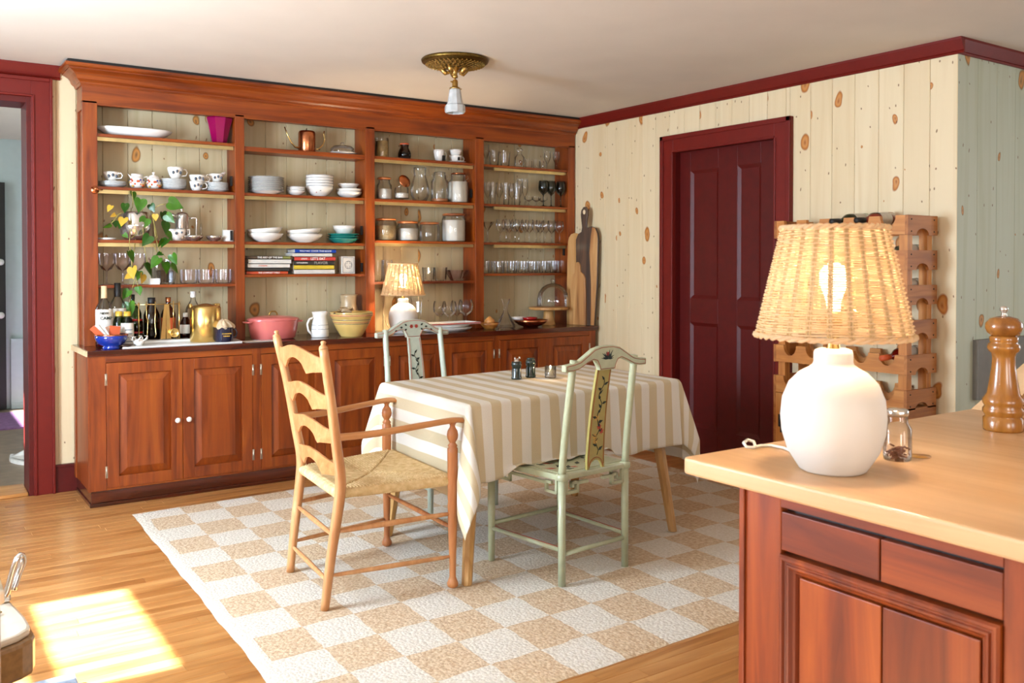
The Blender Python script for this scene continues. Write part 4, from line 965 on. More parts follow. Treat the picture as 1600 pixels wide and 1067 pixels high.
z = shelf_z(2, 3)
for i, u in enumerate((591, 606)): put('highball_glass', lathe_mesh('highball_glass', P_glass(.034, .15, .9), M_glass), (sx(u, 425), 5.70, z+.0003), 'tall straight highball glass %s of the lamp shade' % ('far left', 'just left')[i], 'glass')
for i, u in enumerate((669, 688)): put('cut_tumbler', lathe_mesh('cut_tumbler', cutglass(.047, .098), M_glass, 20, smooth=False, facet=lambda a: 1+.04*cos(10*a)), (sx(u, 430), 5.69, z+.0003), 'cut-glass tumbler right of the lamp shade, the %s one' % ('left', 'right')[i], 'glass', 'cut-glass tumblers by the lamp')
m_ = M().lathe([(0, .004), (.045, .0), (.055, .01), (.085, .06), (.092, .078), (.088, .078), (.05, .016), (0, .014)], seg=28, smooth=False, sx=1, sy=.7, facet=lambda a: 1+.05*cos(7*a))
put('cut_glass_bowl', m_.mesh('cut_glass_bowl', M_violetg), (sx(714, 430), 5.69, z+.0003), 'wide scalloped cut-glass bowl at the right of the lamp shelf', 'bowl')
# counter bay 3
for i, (u, y_, r_, h_) in enumerate(((687, 5.70, .05, .20), (702, 5.60, .055, .20), (714, 5.72, .048, .2), (728, 5.61, .056, .21))):
    put('wine_glass', lathe_mesh('wine_glass_big', P_wine(r_, h_), M_glass), (cx(u, y_), y_, zc+.0003), 'large balloon wine glass, %s from the left behind the serving trays' % ORD[i], 'glass', 'balloon wine glasses on the counter')
put('glass_vase', lathe_mesh('glass_vase', [(0, .004), (.03, 0), (.034, .01), (.03, .1), (.036, .2), (.045, .23)], M_glass, 12, smooth=False), (cx(651, 5.70), 5.70, zc+.0003), 'slender green-etched glass vase right behind the small lamp', 'vase')
tw = (-.15, .15)
for i, (zz, mat, r_, lab, xo) in enumerate(((0.0, M_blueish, .20, 'pale scalloped oval serving tray at the bottom of the tray stack', 0), (.020, M_white, .185, 'white oval serving dish in the middle of the tray stack', .0))):
    m_ = M().lathe([(0, .004), (r_*.7, 0), (r_*.93, .014), (r_, .026), (r_*.97, .028), (r_*.7, .006), (0, .006)], seg=48, sx=1, sy=.45, facet=lambda a: 1+(.018*sin(14*a)))
    put('serving_tray', m_.mesh('serving_tray', mat), (cx(698, 5.44), 5.44, zc+.0004+zz), lab, 'tray', 'serving trays under the wine glasses')
m_ = M().box(-.20, .20, -.085, .085, 0, .004).box(-.21, .21, -.095, -.085, .0, .012).box(-.21, .21, .085, .095, 0, .012).box(-.21, -.2, -.085, .085, 0, .012).box(.2, .21, -.085, .085, 0, .012)
rt = put('red_rimmed_tray', m_.mesh('red_rimmed_tray', M_white), (cx(700, 5.44), 5.44, zc+.052), 'rectangular white tray with a red rim on top of the tray stack', 'tray', rz=.02)
M().box(-.211, .211, -.0965, -.095, .002, .010).box(-.2115, -.21, -.095, .095, .002, .010).box(.21, .2115, -.095, .095, .002, .010).build('red_rim', M_roseP, rt)

# ================= bay 4
def glassrow(us, y_, z, prof, mat, name, lab, grp, v=400):
    me = lathe_mesh(name, prof, mat)
    for i, u in enumerate(us): put(name, me, (sx(u, v, y_), y_, z+.0003), lab % ORD[i], 'glass', grp)
z = shelf_z(3, 0)
glassrow((772, 789), 5.68, z, P_glass(.042, .115, .8), M_glass, 'stemless_glass', 'stemless rounded glass, %s from the left on the top right shelf', 'stemless glasses')
put('glass_decanter', lathe_mesh('glass_decanter', [(0, .004), (.036, 0), (.038, .01), (.038, .08), (.02, .1), (.016, .12), (.026, .135), (.016, .15), (0, .152)], M_glass), (sx(810, 240), 5.68, z+.0003), 'small glass decanter with round stopper on the top right shelf', 'decanter')
glassrow((826, 838, 849), 5.68, z, P_glass(.028, .075, .95), M_glass, 'shot_glass', 'small straight glass, %s from the left on the top right shelf', 'small straight glasses')
glassrow((855, 869), 5.70, z, P_flute(.028, .15), M_glass, 'cordial_glass', 'slim stemmed cordial glass, %s at the right of the top shelf', 'cordial glasses')
put('stem_glass', lathe_mesh('stem_glass', P_flute(.026, .16), M_glass), (sx(760, 240), 5.70, z+.0003), 'narrow stemmed glass at the left end of the top right shelf', 'glass')
z = shelf_z(3, 1)
glassrow((770, 791, 808), 5.67, z, P_glass(.034, .17, .62), M_glass, 'pilsner_glass', 'tall footed beer glass, %s from the left on the second right shelf', 'tall beer glasses')
glassrow((762, 780, 800), 5.74, z, P_flute(.03, .17), M_glass, 'tall_stemmed_glass', 'tall stemmed glass in the rear, %s from the left, second right shelf', 'rear tall glasses')
glassrow((812, 820), 5.70, z, P_flute(.026, .21), M_glass, 'champagne_flute', 'champagne flute, %s from the left on the second right shelf', 'champagne flutes')
glassrow((826, 838, 848), 5.66, z, P_coup(.036, .075), M_glass, 'dessert_glass', 'low stemmed dessert glass, %s from the left on the second right shelf', 'low dessert glasses')
glassrow((849, 861, 876), 5.645, z, P_wine(.040, .20), M_smoke, 'smoked_goblet', 'smoky dark wine goblet, %s from the left on the second right shelf', 'smoky dark goblets')
z = shelf_z(3, 2)
for i, u in enumerate((759, 766)):
    put('martini_glass', lathe_mesh('martini_glass', [(0, .004), (.035, .001), (.004, .01), (.004, .09), (.05, .155)], M_glass), (sx(u, 360), (5.67, 5.73)[i], z+.0003), '%s martini glass at the left end of the third right shelf' % ('front', 'rear')[i], 'glass', 'martini glasses')
glassrow((782, 791, 805, 820, 838, 852, 874), 5.665, z, P_wine(.036, .175), M_glass, 'wine_glass', 'wine glass in the front row, %s from the left, third right shelf', 'front row wine glasses', 360)
glassrow((796, 811, 827, 844, 862), 5.74, z, P_wine(.036, .185), M_glass, 'wine_glass', 'wine glass in the rear row, %s from the left, third right shelf', 'rear row wine glasses', 360)
z = shelf_z(3, 3)
glassrow((761, 780, 800, 817, 833, 850, 866, 879), 5.66, z, P_glass(.040, .092, .92), M_glass, 'whisky_tumbler', 'clear tumbler in the front row, %s from the left, fourth right shelf', 'front row tumblers', 415)
glassrow((770, 791, 809, 826, 842, 858, 872), 5.74, z, P_glass(.038, .094, .92), M_glass, 'whisky_tumbler', 'clear tumbler in the rear row, %s from the left, fourth right shelf', 'rear row tumblers', 415)
# counter bay 4
M_brownw = wood('burl_wood', 'b5702c', '7a3f12', 'd59a50', 'x', rough=.4)
put('burl_bowl', lathe_mesh('burl_bowl', [(0, 0), (.035, 0), (.06, .025), (.075, .045), (.07, .047), (.05, .02), (0, .012)], M_brownw, 24, facet=lambda a: 1+.05*sin(4*a+1)), (cx(765, 5.45), 5.45, zc+.0003), 'small irregular burl wood bowl left of the decanter', 'bowl')
put('onion', M().lathe([(0, 0), (.02, .004), (.038, .025), (.036, .045), (.018, .06), (.004, .072), (0, .073)], seg=18).mesh('onion', plain('onion_skin', 'c98a4a', .35)), (cx(765, 5.45), 5.45, zc+.022), 'golden onion lying in the burl wood bowl', 'onion')
put('wine_decanter', lathe_mesh('wine_decanter', [(0, .004), (.06, 0), (.072, .006), (.066, .03), (.045, .07), (.022, .11), (.014, .14), (.016, .165), (.034, .215)], M_glass, 28), (cx(790, 5.46), 5.46, zc+.0003), 'clear flared glass wine decanter on the dark counter', 'decanter')
put('copper_bowl', lathe_mesh('copper_bowl', P_bowl(.128, .055), M_copper, 32), (cx(829, 5.48), 5.48, zc+.0003), 'wide shallow copper-brown bowl under the red dish', 'bowl')
put('white_dish', lathe_mesh('white_dish', P_bowl(.058, .03), M_white), (cx(811, 5.53), 5.53, zc+.045), 'small white dish leaning in the copper-brown bowl', 'dish', rx=.0)
put('red_dish', lathe_mesh('red_dish', P_bowl(.058, .03), M_redg), (cx(828, 5.44), 5.44, zc+.045), 'small bright red dish sitting in the copper-brown bowl', 'dish')
cs = empty('cake_stand', (cx(857, 5.60, 470), 5.60, zc+.0003), 0, 'pale wooden cake stand with a tapering pedestal', 'cake stand')
M().lathe([(0, 0), (.056, 0), (.052, .01), (.04, .07), (.036, .118), (0, .118)], seg=24).build('pedestal', M_oliveb, cs)
M().lathe([(0, .118), (.152, .118), (.156, .124), (.156, .134), (.152, .138), (0, .138)], seg=36).build('top_plate', M_oliveb, cs)
cdm = empty('cake_dome', (cx(864, 5.60, 470), 5.60, zc+.1386), 0, 'clear glass cake dome with a round knob on the cake stand', 'cake dome')
M().lathe([(.122, .0), (.125, .004), (.124, .06), (.112, .11), (.085, .15), (.05, .172), (.012, .182)], seg=36).build('dome', M_glass, cdm)
M().lathe([(.008, .181), (.009, .186), (.018, .195), (.02, .205), (.012, .216), (0, .218)], seg=16).build('knob', M_glass, cdm)

# cutting boards leaning on the right wall
def board(name, pts, th, x_bot, x_top, mat, label, zb=zc, hole=None):
    """pts: (y, z) outline in the board's plane, leaning against the wall by moving x with z"""
    m_ = M(); zs = [p[1] for p in pts]; H = max(zs)
    m_.prism(pts, 'x', -th/2, th/2)
    m_.v = [(x_bot+(x_top-x_bot)*(p[2]/H)+p[0], p[1], p[2]+zb+.001) for p in m_.v]
    o = m_.single(name, mat, label, 'cutting board', 'cutting boards leaning on the right wall', bevel=.002)
    return o
def board2(pts, th, off, mat, label, leanx=.012, name='cutting_board'):
    """board standing across the corner of the counter: its plane runs from the wall end forward to the shelving"""
    m_ = M(); m_.prism(pts, 'x', -th/2, th/2); H = max(p[1] for p in pts)
    m_.v = [(4.405-(y_-5.30)*.25+off+x_+leanx*z_/H, y_, z_+zc+.001) for x_, y_, z_ in m_.v]
    return m_.single(name, mat, label, 'cutting board', 'cutting boards leaning in the corner', bevel=.002)
board2([(5.42, 0), (5.575, 0), (5.575, .3), (5.565, .64), (5.555, .675), (5.535, .70), (5.50, .71), (5.46, .70), (5.43, .66)], .012, .0, M_oliveb, 'long pale maple board, leftmost and rearmost of the leaning boards', .0)
hb = board2([(5.305, 0), (5.47, 0), (5.47, .3), (5.475, .60), (5.475, .655), (5.455, .70), (5.425, .715), (5.418, .75), (5.425, .80), (5.43, .845), (5.425, .88), (5.405, .905), (5.385, .905), (5.368, .88), (5.365, .845), (5.375, .80), (5.378, .755), (5.37, .742), (5.335, .755), (5.295, .74), (5.275, .70), (5.27, .66), (5.28, .3)], .014, -.0135, M_walnut, 'tall dark walnut board with a looped handle and pale right edge', .0)
m_ = M(); m_.prism([(5.306, .003), (5.335, .003), (5.330, .3), (5.345, .55), (5.335, .68), (5.322, .75), (5.298, .74), (5.278, .70), (5.273, .66), (5.283, .3)], 'x', -.002, 0)
m_.v = [(4.405-(y_-5.30)*.25-.0135-.0072+x_, y_, z_+zc+.001) for x_, y_, z_ in m_.v]
m_.build('pale_sapwood_edge', M_acacia, hb, True, label='pale sapwood edge')
m_ = M(); m_.prism([(5.397+.012*cos(k*PI/5), .866+.018*sin(k*PI/5)) for k in range(10)], 'x', -.001, 0)
m_.v = [(4.405-(y_-5.30)*.25-.0135-.0072+x_, y_, z_+zc+.001) for x_, y_, z_ in m_.v]
m_.build('hanging_hole', M_pine, hb, True, label='pale hole through the handle')
board2([(5.37, 0), (5.525, 0), (5.52, .2), (5.505, .36), (5.495, .385), (5.475, .40), (5.468, .46), (5.455, .483), (5.437, .483), (5.425, .46), (5.42, .41), (5.395, .39), (5.377, .36), (5.372, .2)], .012, -.029, M_acacia, 'short acacia board with a small handle, in front of the tall ones', .0)

# ------------------------------------------------------------------ table lamps
def rattan_lamp(loc, label, power, cord=None):
    r = empty('table_lamp', loc, .3, label, 'lamp')
    M().lathe([(0, 0), (.056, 0), (.063, .004), (.085, .038), (.096, .075), (.0985, .105), (.095, .14), (.083, .170), (.064, .190), (.046, .200), (.0385, .206), (.0365, .212), (.0365, .228), (.034, .234), (.026, .237), (0, .237)], seg=56).build('lamp_base', M_matte, r)
    M().lathe([(.0135, .237), (.0125, .242), (.011, .25), (.011, .275), (.016, .28), (.016, .31), (0, .31)], seg=16).build('brass_neck', M_brassb, r)
    zb, zt, rb, rt = .262, .470, .146, .098
    NS = 24; m_ = M(); rings = 48
    for k in range(rings):
        t = k/(rings-1); zz = zb+(zt-zb)*t; rr = rb+(rt-rb)*t
        n_ = 96; pts = []
        for i in range(n_):
            a = 2*PI*i/n_; wv = .0022*cos(NS/2*a+PI*(k % 2))
            pts.append(((rr+wv)*cos(a), (rr+wv)*sin(a), zz+.0008*sin(5*a+k)))
        m_.tube(pts, .00165, 4, closed=True)
    sh = m_.build('woven_shade', M_rattan, r); sh['kind'] = 'stuff'
    m_ = M()
    for i in range(NS):
        a = 2*PI*i/NS+.02
        for off in (-.020, .020):
            aa = a+off
            m_.tube([((rb-.002)*cos(aa), (rb-.002)*sin(aa), zb), ((rt-.002)*cos(aa), (rt-.002)*sin(aa), zt)], .0027, 5)
    m_.build('shade_stakes', M_rattand, r)['kind'] = 'stuff'
    for rr, zz in ((rb, zb), (rt, zt)):
        for ph in (0, PI):
            m_ = M(); m_.tube([((rr+.003*cos(22*2*PI*i/120+ph))*cos(2*PI*i/120), (rr+.003*cos(22*2*PI*i/120+ph))*sin(2*PI*i/120), zz+.003*sin(22*2*PI*i/120+ph)) for i in range(120)], .0033, 6, closed=True); m_.build('rim_strand', M_rattan, r)
    m_ = M()
    for a in (0, 2*PI/3, 4*PI/3): m_.tube([(0, 0, .312), (.05*cos(a), .05*sin(a), .315), (.135*cos(a), .135*sin(a), .285)], .0015, 5)
    m_.build('shade_carrier', M_brassb, r)
    M().lathe([(.012, .31), (.013, .325), (.018, .342), (.026, .365), (.026, .382), (.018, .398), (0, .405)], seg=20).build('bulb', M_bulb, r)
    pl_ = lamp_obj('bulb_light', 'POINT', (0, 0, .368), (0, 0, 0), energy=power, color=(1, .76, .48), shadow_soft_size=.034)
    pl_.parent = r
    if cord:
        o0 = Vector(loc)
        M().tube([Vector(p)-o0 for p in cord], .0035, 8).build('cord', M_white, r).rotation_euler = (0, 0, -.3)
    return r
M_rattan, nt, p, N, L = newmat('woven_rattan')
v_ = coords(nt, (1, 1, 1)); L.new(ramp(nt, noise(nt, v_, 60, 3), [(.3, lin('d8bf96')), (.7, lin('ecdcbc'))]), p.inputs['Base Color']); p.inputs['Roughness'].default_value = .6
tl = N.new('ShaderNodeBsdfTranslucent'); tl.inputs[0].default_value = lin('f8e4c4'); mx = N.new('ShaderNodeMixShader'); mx.inputs[0].default_value = .6
L.new(p.outputs[0], mx.inputs[1]); L.new(tl.outputs[0], mx.inputs[2]); L.new(mx.outputs[0], N['Material Output'].inputs[0])
M_rattand = plain('rattan_stake', 'cdac78', .6)
M_bulb, nt, p, N, L = newmat('lit_bulb'); p.inputs['Emission Color'].default_value = (1, .78, .5, 1); p.inputs['Emission Strength'].default_value = 22
p.inputs['Base Color'].default_value = (1, .9, .75, 1)

IT = .92
def pi_(u, v, z=IT+.004): return q(u, v, z=z)
cord_pts = [pi_(1262, 716), pi_(1245, 708), pi_(1225, 700), pi_(1205, 696), pi_(1188, 696), pi_(1176, 699, IT+.006), pi_(1166, 698, IT+.01), pi_(1162, 692, IT+.014), pi_(1168, 687, IT+.014), pi_(1178, 690, IT+.012), pi_(1180, 697, IT+.008)]
rattan_lamp((1.502, 1.092, IT+.0003), 'white round ceramic lamp with a lit rattan shade on the butcher-block island', 24.0, cord_pts)
rattan_lamp((cx(630, 5.462), 5.462, zc+.0003), 'white round ceramic lamp with a lit rattan shade on the hutch counter', 85.0)
M().tube([q(592, 450, Y=5.77), q(600, 452, Y=5.75), q(601, 470, Y=5.73), q(598, 490, Y=5.70), q(603, 503, Y=5.66), (q(610, 508, Y=5.6).x, 5.6, zc+.004), (q(600, 513, Y=5.55).x, 5.55, zc+.004)], .0025, 6).single('lamp_cord', M_stone, 'thin lamp cord curling down the wall left of the counter lamp', 'cord')

# ------------------------------------------------------------------ island
isl = empty('kitchen_island', (2.0, .2, 0), 0, 'reddish-stained pine kitchen island cabinet with paired drawers and doors', 'island')
IX = 1.40; IYF = 1.235
M().box(IX+.022, 2.64, -.95, IYF-.01, .0, .885).build('carcass', M_iz, isl, True)
M().box(IX+.02, 2.66, IYF-.01, IYF+.0, 0, .884).build('end_panel', M_iz, isl, True)
M().box(IX+.05, 2.60, IYF, IYF+.012, .70, .884).build('end_apron', M_iy, isl, True, .002)
def stile(y0, y1): M().box(IX, IX+.022, y0, y1, .10, .885).build('stile', M_iz, isl, True, .003)
units = [(1.133, .712), (.63, .21), (.13, -.29)]
stile(1.133, IYF)
for (a, b) in units: stile(b-.082, b)
M().box(IX-.006, IX, IYF-.016, IYF-.003, .10, .885).build('corner_bead', M_iz, isl, True, .002)
for (a, b) in units:
    M().box(IX, IX+.022, b, a, .855, .885).build('rail', M_iy, isl, True)
    M().box(IX+.020, IX+.0225, b, a, .10, .855).build('shadow_gap', M_black, isl, True)
    mid = (a+b)/2
    for y0, y1 in ((mid+.0015, a), (b, mid-.0015)):
        M().box(IX+.001, IX+.019, y0, y1, .772, .846).build('drawer', M_iy, isl, True, .002)
    # moulded frame around the door pair
    m_ = ring_frame((b+.001, a-.001, .108, .766), [(0, .018), (0, -.006), (.004, -.010), (.009, -.010), (.012, -.004), (.015, -.003), (.018, -.007), (.022, -.006), (.027, .001), (.031, .003), (.034, .010), (.038, .014)], lambda y_, z_, d: (IX+d, y_, z_))
    m_.build('door_moulding', M_iz, isl, True, .001)
    for y0, y1 in ((mid+.0015, a-.038), (b+.038, mid-.0015)):
        M().box(IX+.007, IX+.019, y0, y1, .147, .727).build('door', M_iz, isl, True, .002)
M().box(IX+.01, 2.6, -.93, IYF-.02, 0, .10).build('plinth', M_black, isl, True)
m_ = M()
def rrect(x0, x1, y0, y1, r, n=6):
    pts = []
    for cx_, cy_, a0 in ((x1-r, y1-r, 0), (x0+r, y1-r, PI/2), (x0+r, y0+r, PI), (x1-r, y0+r, 3*PI/2)):
        for i in range(n+1): a = a0+i*PI/2/n; pts.append((cx_+r*cos(a), cy_+r*sin(a)))
    return pts
m_.prism(rrect(1.345, 2.75, -1.0, 1.345, .018), 'z', .8865, IT)
m_.single('butcher_block_top', M_block, 'thick pale maple butcher-block top of the island', 'countertop', bevel=.005)
# pepper mill
pm = empty('pepper_mill', (2.205, 1.125, IT+.0003), 0, 'tall turned wooden pepper mill with a metal top knob', 'pepper mill')
M().lathe([(0, 0), (.043, 0), (.0445, .004), (.0445, .030), (.040, .034), (.0405, .036), (.0455, .044), (.0455, .052), (.041, .058), (.0455, .066), (.0455, .075), (.039, .084), (.036, .09), (.031, .12), (.0265, .15), (.025, .175), (.027, .186), (.034, .192), (.0365, .2), (.034, .208), (.029, .211), (.031, .215), (.032, .224), (.028, .228), (0, .228)], seg=32).build('mill_body', M_millw, pm)
M().lathe([(.027, .2282), (.036, .235), (.041, .246), (.040, .258), (.030, .270), (.012, .275), (0, .275)], seg=32).build('mill_head', M_millw, pm)
M().lathe([(.008, .274), (.006, .279), (.005, .284), (.009, .288), (.0095, .294), (.006, .299), (0, .300)], seg=14).build('top_knob', M_silver, pm)
# spice jar
j = jar(1.693, 1.077, IT, .0275, .104, 'small square clear glass jar with brown cloves beside the big lamp', None, None, M_silver, .014, 2, .78)
random.seed(9); m_ = M()
for k in range(70):
    a = random.uniform(0, 6.28); r_ = random.uniform(0, .021); zz = random.uniform(.004, .026); d_ = Vector((random.uniform(-1, 1), random.uniform(-1, 1), random.uniform(-.4, .4))).normalized()*.005
    c0 = Vector((r_*cos(a), r_*sin(a), zz)); m_.tube([c0-d_, c0+d_], .0018, 4)
o = m_.build('cloves', plain('clove_brown', '7a4526', .7), j); o['kind'] = 'stuff'
put('stain_ring', M().lathe([(0, 0), (.022, 0), (.023, .0006), (0, .001)], seg=20).mesh('coaster', plain('amber_coaster', 'c48636', .4)), (1.76, 1.07, IT+.0003), 'small thin amber disc beside the clove jar', 'coaster')
# wooden wedge + bowl at the right edge
m_ = M(); m_.add([(2.452, 1.338, IT+.001), (2.425, 1.235, IT+.001), (2.60, 1.18, IT+.001), (2.66, 1.26, IT+.001), (2.64, 1.24, IT+.17), (2.60, 1.165, IT+.17)], [(0, 3, 2, 1), (0, 1, 5, 4), (1, 2, 5), (0, 4, 3), (2, 3, 4, 5)])
m_.single('wooden_wedge', M_block, 'pale wooden wedge-shaped stand behind the pepper mill', 'stand')
put('wooden_canister', M().lathe([(0, 0), (.05, 0), (.055, .01), (.056, .1), (.05, .13), (0, .13)], seg=28).mesh('wooden_canister', M_millw), (2.44, 1.08, IT+.0003), 'rounded brown wooden canister at the right frame edge', 'canister')
M().box(4.60, 5.12, OC-.03, OC, .62, .93).single('grey_wall_panel', M_grey, 'flat grey panel mounted on the pale green wall', 'panel', bevel=.002)

# ------------------------------------------------------------------ wine rack
wrk = empty('wine_rack', (4.27, 3.0, 0), 0, 'honey-coloured pine wine rack against the right wall behind the lamp', 'wine rack')
RX0, RX1, RY0, RY1 = 4.14, 4.40, 2.60, 3.39
def scallop(y0, y1, zt, h, n):
    pts = [(y0, zt-h), (y1, zt-h), (y1, zt)]
    w_ = (y1-y0-.04)/n; r_ = .044
    y_ = y1-.02
    for k in range(n):
        c_ = y_-w_/2; a0 = 0
        wd = min(r_, w_/2-.012)
        pts.append((c_+wd, zt))
        for i in range(1, 9): a = PI*i/9; pts.append((c_+wd*cos(a), zt-.058*sin(a)))
        pts.append((c_-wd, zt)); y_ -= w_
    pts.append((y0, zt)); return pts
zts = [1.565, 1.39, 1.215, 1.04, .865, .69]
for zt in zts:
    M().prism(scallop(RY0, RY1, zt, .095, 5), 'x', RX0, RX0+.022).build('front_rail', M_rackw, wrk, True)
    M().prism(scallop(RY0, RY1, zt, .095, 5), 'x', RX1-.022, RX1).build('back_rail', M_rackw, wrk, True)
    for y0, y1 in ((RY0-.016, RY0), (RY1, RY1+.016)):
        pts = [(RX0, zt-.098), ]
        c_ = (RX0+RX1)/2
        pts = [(RX0-.001, zt-.098), (c_-.055, zt-.098)]+[(c_-.055*cos(PI*i/8), zt-.098+.034*sin(PI*i/8)) for i in range(1, 8)]+[(c_+.055, zt-.098), (RX1+.001, zt-.098), (RX1+.001, zt+.001), (RX0-.001, zt+.001)]
        M().prism(pts, 'y', y0, y1).build('end_board', M_rackx, wrk, True)
        for xx in (RX0+.03, RX1-.03):
            for zz in (zt-.02, zt-.08): M().sphere((xx, y0 if y0 < 3 else y1, zz), .004, 6).build('nail', M_black, wrk, True)
for y0 in (RY0+.0, RY1-.045):
    for x0 in (RX0+.022, RX1-.064): M().box(x0, x0+.042, y0, y0+.045, .62, 1.50).build('post', M_rackz, wrk, True)
M().box(RX0, RX1, RY0-.016, RY0, 0, .60).box(RX0, RX1, RY1, RY1+.016, 0, .60).box(RX0+.02, RX1, RY0, RY1, .575, .59).box(RX0+.02, RX1, RY0, RY1, 0.0, .05).build('lower_case', M_rackx, wrk, True)
M().box(RX0, RX0+.02, RY0, (RY0+RY1)/2-.002, .03, .592).build('lower_door', M_rackz, wrk, True)
M().box(RX0, RX0+.02, (RY0+RY1)/2+.002, RY1-.05, .03, .592).build('lower_door', M_rackz, wrk, True)
M().box(RX0, RX0+.02, RY1-.05, RY1, .03, .592).build('case_stile', M_rackz, wrk, True)
M().box(RX0-.003, RX0, RY1-.06, RY1-.02, .40, .47).box(RX0-.006, RX0, RY1-.05, RY1-.035, .37, .50).build('hinge', M_black, wrk, True)
def wine(yc, zt, gl, liqm, foil, label, labm=M_label):
    b = empty('wine_bottle', (RX0-.045, yc, zt-.058+.040), 0, label, 'bottle', 'wine bottles in the rack')
    b.rotation_euler = (0, -.05, 0)
    L_ = .31; pr = [(0, 0), (.014, .001), (.014, .02), (.0135, .08), (.017, .10), (.034, .135), (.037, .15), (.037, L_-.005), (.03, L_), (0, L_-.012)]
    M().lathe(pr, axis='x', seg=20).build('glass', gl, b)
    M().lathe([(0, -.002), (.0148, 0), (.0148, .07), (.014, .072)], axis='x', seg=14).build('foil', foil, b)
    M().lathe([(0, .10), (.015, .102), (.031, .137), (.034, .152), (.034, L_-.01), (0, L_-.01)], axis='x', seg=18).build('wine', liqm, b)
    M().lathe([(.0378, .175), (.0378, .265)], axis='x', seg=20).build('label', labm, b)
    return b
M_rose = plain('rose_wine', 'b8301c', .15, coat=.5); M_rosegl = thin_glass('rose_bottle_glass', 'f0b0a0', '7a2418')
notch_w = (RY1-RY0-.04)/5
ny = [RY1-.02-notch_w*(i+.5) for i in range(5)]
wine(ny[2], zts[0], M_gbottle, M_ink, M_black, 'dark green wine bottle with white label in the top row')
wine(ny[3], zts[0], M_rosegl, M_rose, M_black, 'rose wine bottle with white label in the top row')
wine(ny[4], zts[1], M_gbottle, M_ink, M_black, 'dark wine bottle at the right of the second rack row')
wine(ny[4], zts[2], M_gbottle, M_olive, M_leafy, 'olive glass wine bottle in the third rack row')
wine(ny[4], zts[4], M_rosegl, M_rose, M_orange, 'orange-foiled wine bottle in the fifth rack row by the jar')

# ------------------------------------------------------------------ ceiling light
cl_ = empty('ceiling_light', (2.583, 4.338, 2.455), 0, 'ornate brass ceiling light with a faceted white glass shade', 'ceiling light')
M().lathe([(.182, .004), (.188, -.002), (.184, -.014), (.172, -.020), (.164, -.018), (.158, -.022), (.10, -.034), (.06, -.042), (.05, -.044), (0, -.044), ][::-1], seg=48).build('rosette', M_brassd, cl_)
random.seed(21); m_ = M()
for ring, (r_, n_, zz) in enumerate(((.156, 40, -.024), (.138, 36, -.028), (.120, 30, -.032), (.102, 26, -.036), (.084, 20, -.040), (.068, 14, -.044))):
    for i in range(n_):
        a = 2*PI*i/n_+ring*.3
        c_ = Vector((r_*cos(a), r_*sin(a), zz)); s_ = .0095
        pts = [c_+Vector((s_*cos(t*.9+a)*(1-t/9), s_*sin(t*.9+a)*(1-t/9), -.004-.001*t)) for t in range(7)]
        m_.tube(pts, .0023, 4)
m_.build('filigree', M_brass, cl_, label='cast scrollwork')['kind'] = 'stuff'
for i in range(5):
    a = 2*PI*i/5
    M().tube([(.055*cos(a), .055*sin(a), -.035), (.07*cos(a), .07*sin(a), -.055), (.052*cos(a), .052*sin(a), -.072), (.03*cos(a), .03*sin(a), -.07)], [.01, .016, .014, .006], 8).build('scroll', M_brass, cl_)
M().lathe([(.03, -.042), (.024, -.05), (.014, -.065), (.012, -.08), (.016, -.09), (.016, -.098), (.006, -.1), (.004, -.112), (.004, -.118)], seg=18).build('stem', M_brass, cl_)
M().lathe([(0, -.108), (.012, -.11), (.016, -.118), (.0165, -.145), (.018, -.15), (.030, -.154), (.031, -.160), (0, -.160)], seg=18).build('socket', M_brass, cl_)
M().tube([(-.014, 0, -.125), (-.03, -.004, -.122)], .004, 6).tube([(.03, 0, -.157), (.042, 0, -.157)], .003, 6).build('switch_key', M_brass, cl_)
M_milk, nt, p, N, L = newmat('milk_glass'); p.inputs['Base Color'].default_value = lin('dfe0dc'); p.inputs['Roughness'].default_value = .2; p.inputs['Coat Weight'].default_value = .5
L.new(ramp(nt, noise(nt, coords(nt), 20, 2), [(.3, lin('a8aaa8')), (.7, lin('c2c3c0'))]), p.inputs['Base Color'])
M().lathe([(.024, -.158), (.032, -.166), (.040, -.22), (.046, -.245), (.056, -.252), (.058, -.285), (.052, -.294), (.048, -.292), (.05, -.258), (.03, -.19)], seg=10, smooth=False).build('glass_shade', M_milk, cl_)

# ------------------------------------------------------------------ rug
RA, RB, RC, RD = Vector((1.022, 5.045)), Vector((4.17, 5.16)), Vector((4.17, 2.30)), Vector((.945, 2.245))
m_ = M(); nu, nv = 120, 110; uvs = []
def rugp(u, v):
    p_ = RA.lerp(RB, u).lerp(RD.lerp(RC, u), v)
    e_ = min(u, 1-u, v, 1-v); wob = .003*sin(23*u+3*v)+.003*sin(29*v+2*u)+.0015*sin(91*(u+v))
    zz = .006+.0012*sin(40*u)*sin(35*v)
    if e_ < .001: zz = .0005
    return (p_.x+wob*(1 if min(u, 1-u) < .02 else .4), p_.y+wob*(1 if min(v, 1-v) < .02 else .4), zz)
m_.grid(rugp, nu, nv)
m_.uv = [(i/nu, 1-j/nv) for j in range(nv+1) for i in range(nu+1)]
M_rug, nt, p, N, L = newmat('jute_checker_rug')
tc = N.new('ShaderNodeTexCoord'); mp = N.new('ShaderNodeMapping'); L.new(tc.outputs['UV'], mp.inputs[0])
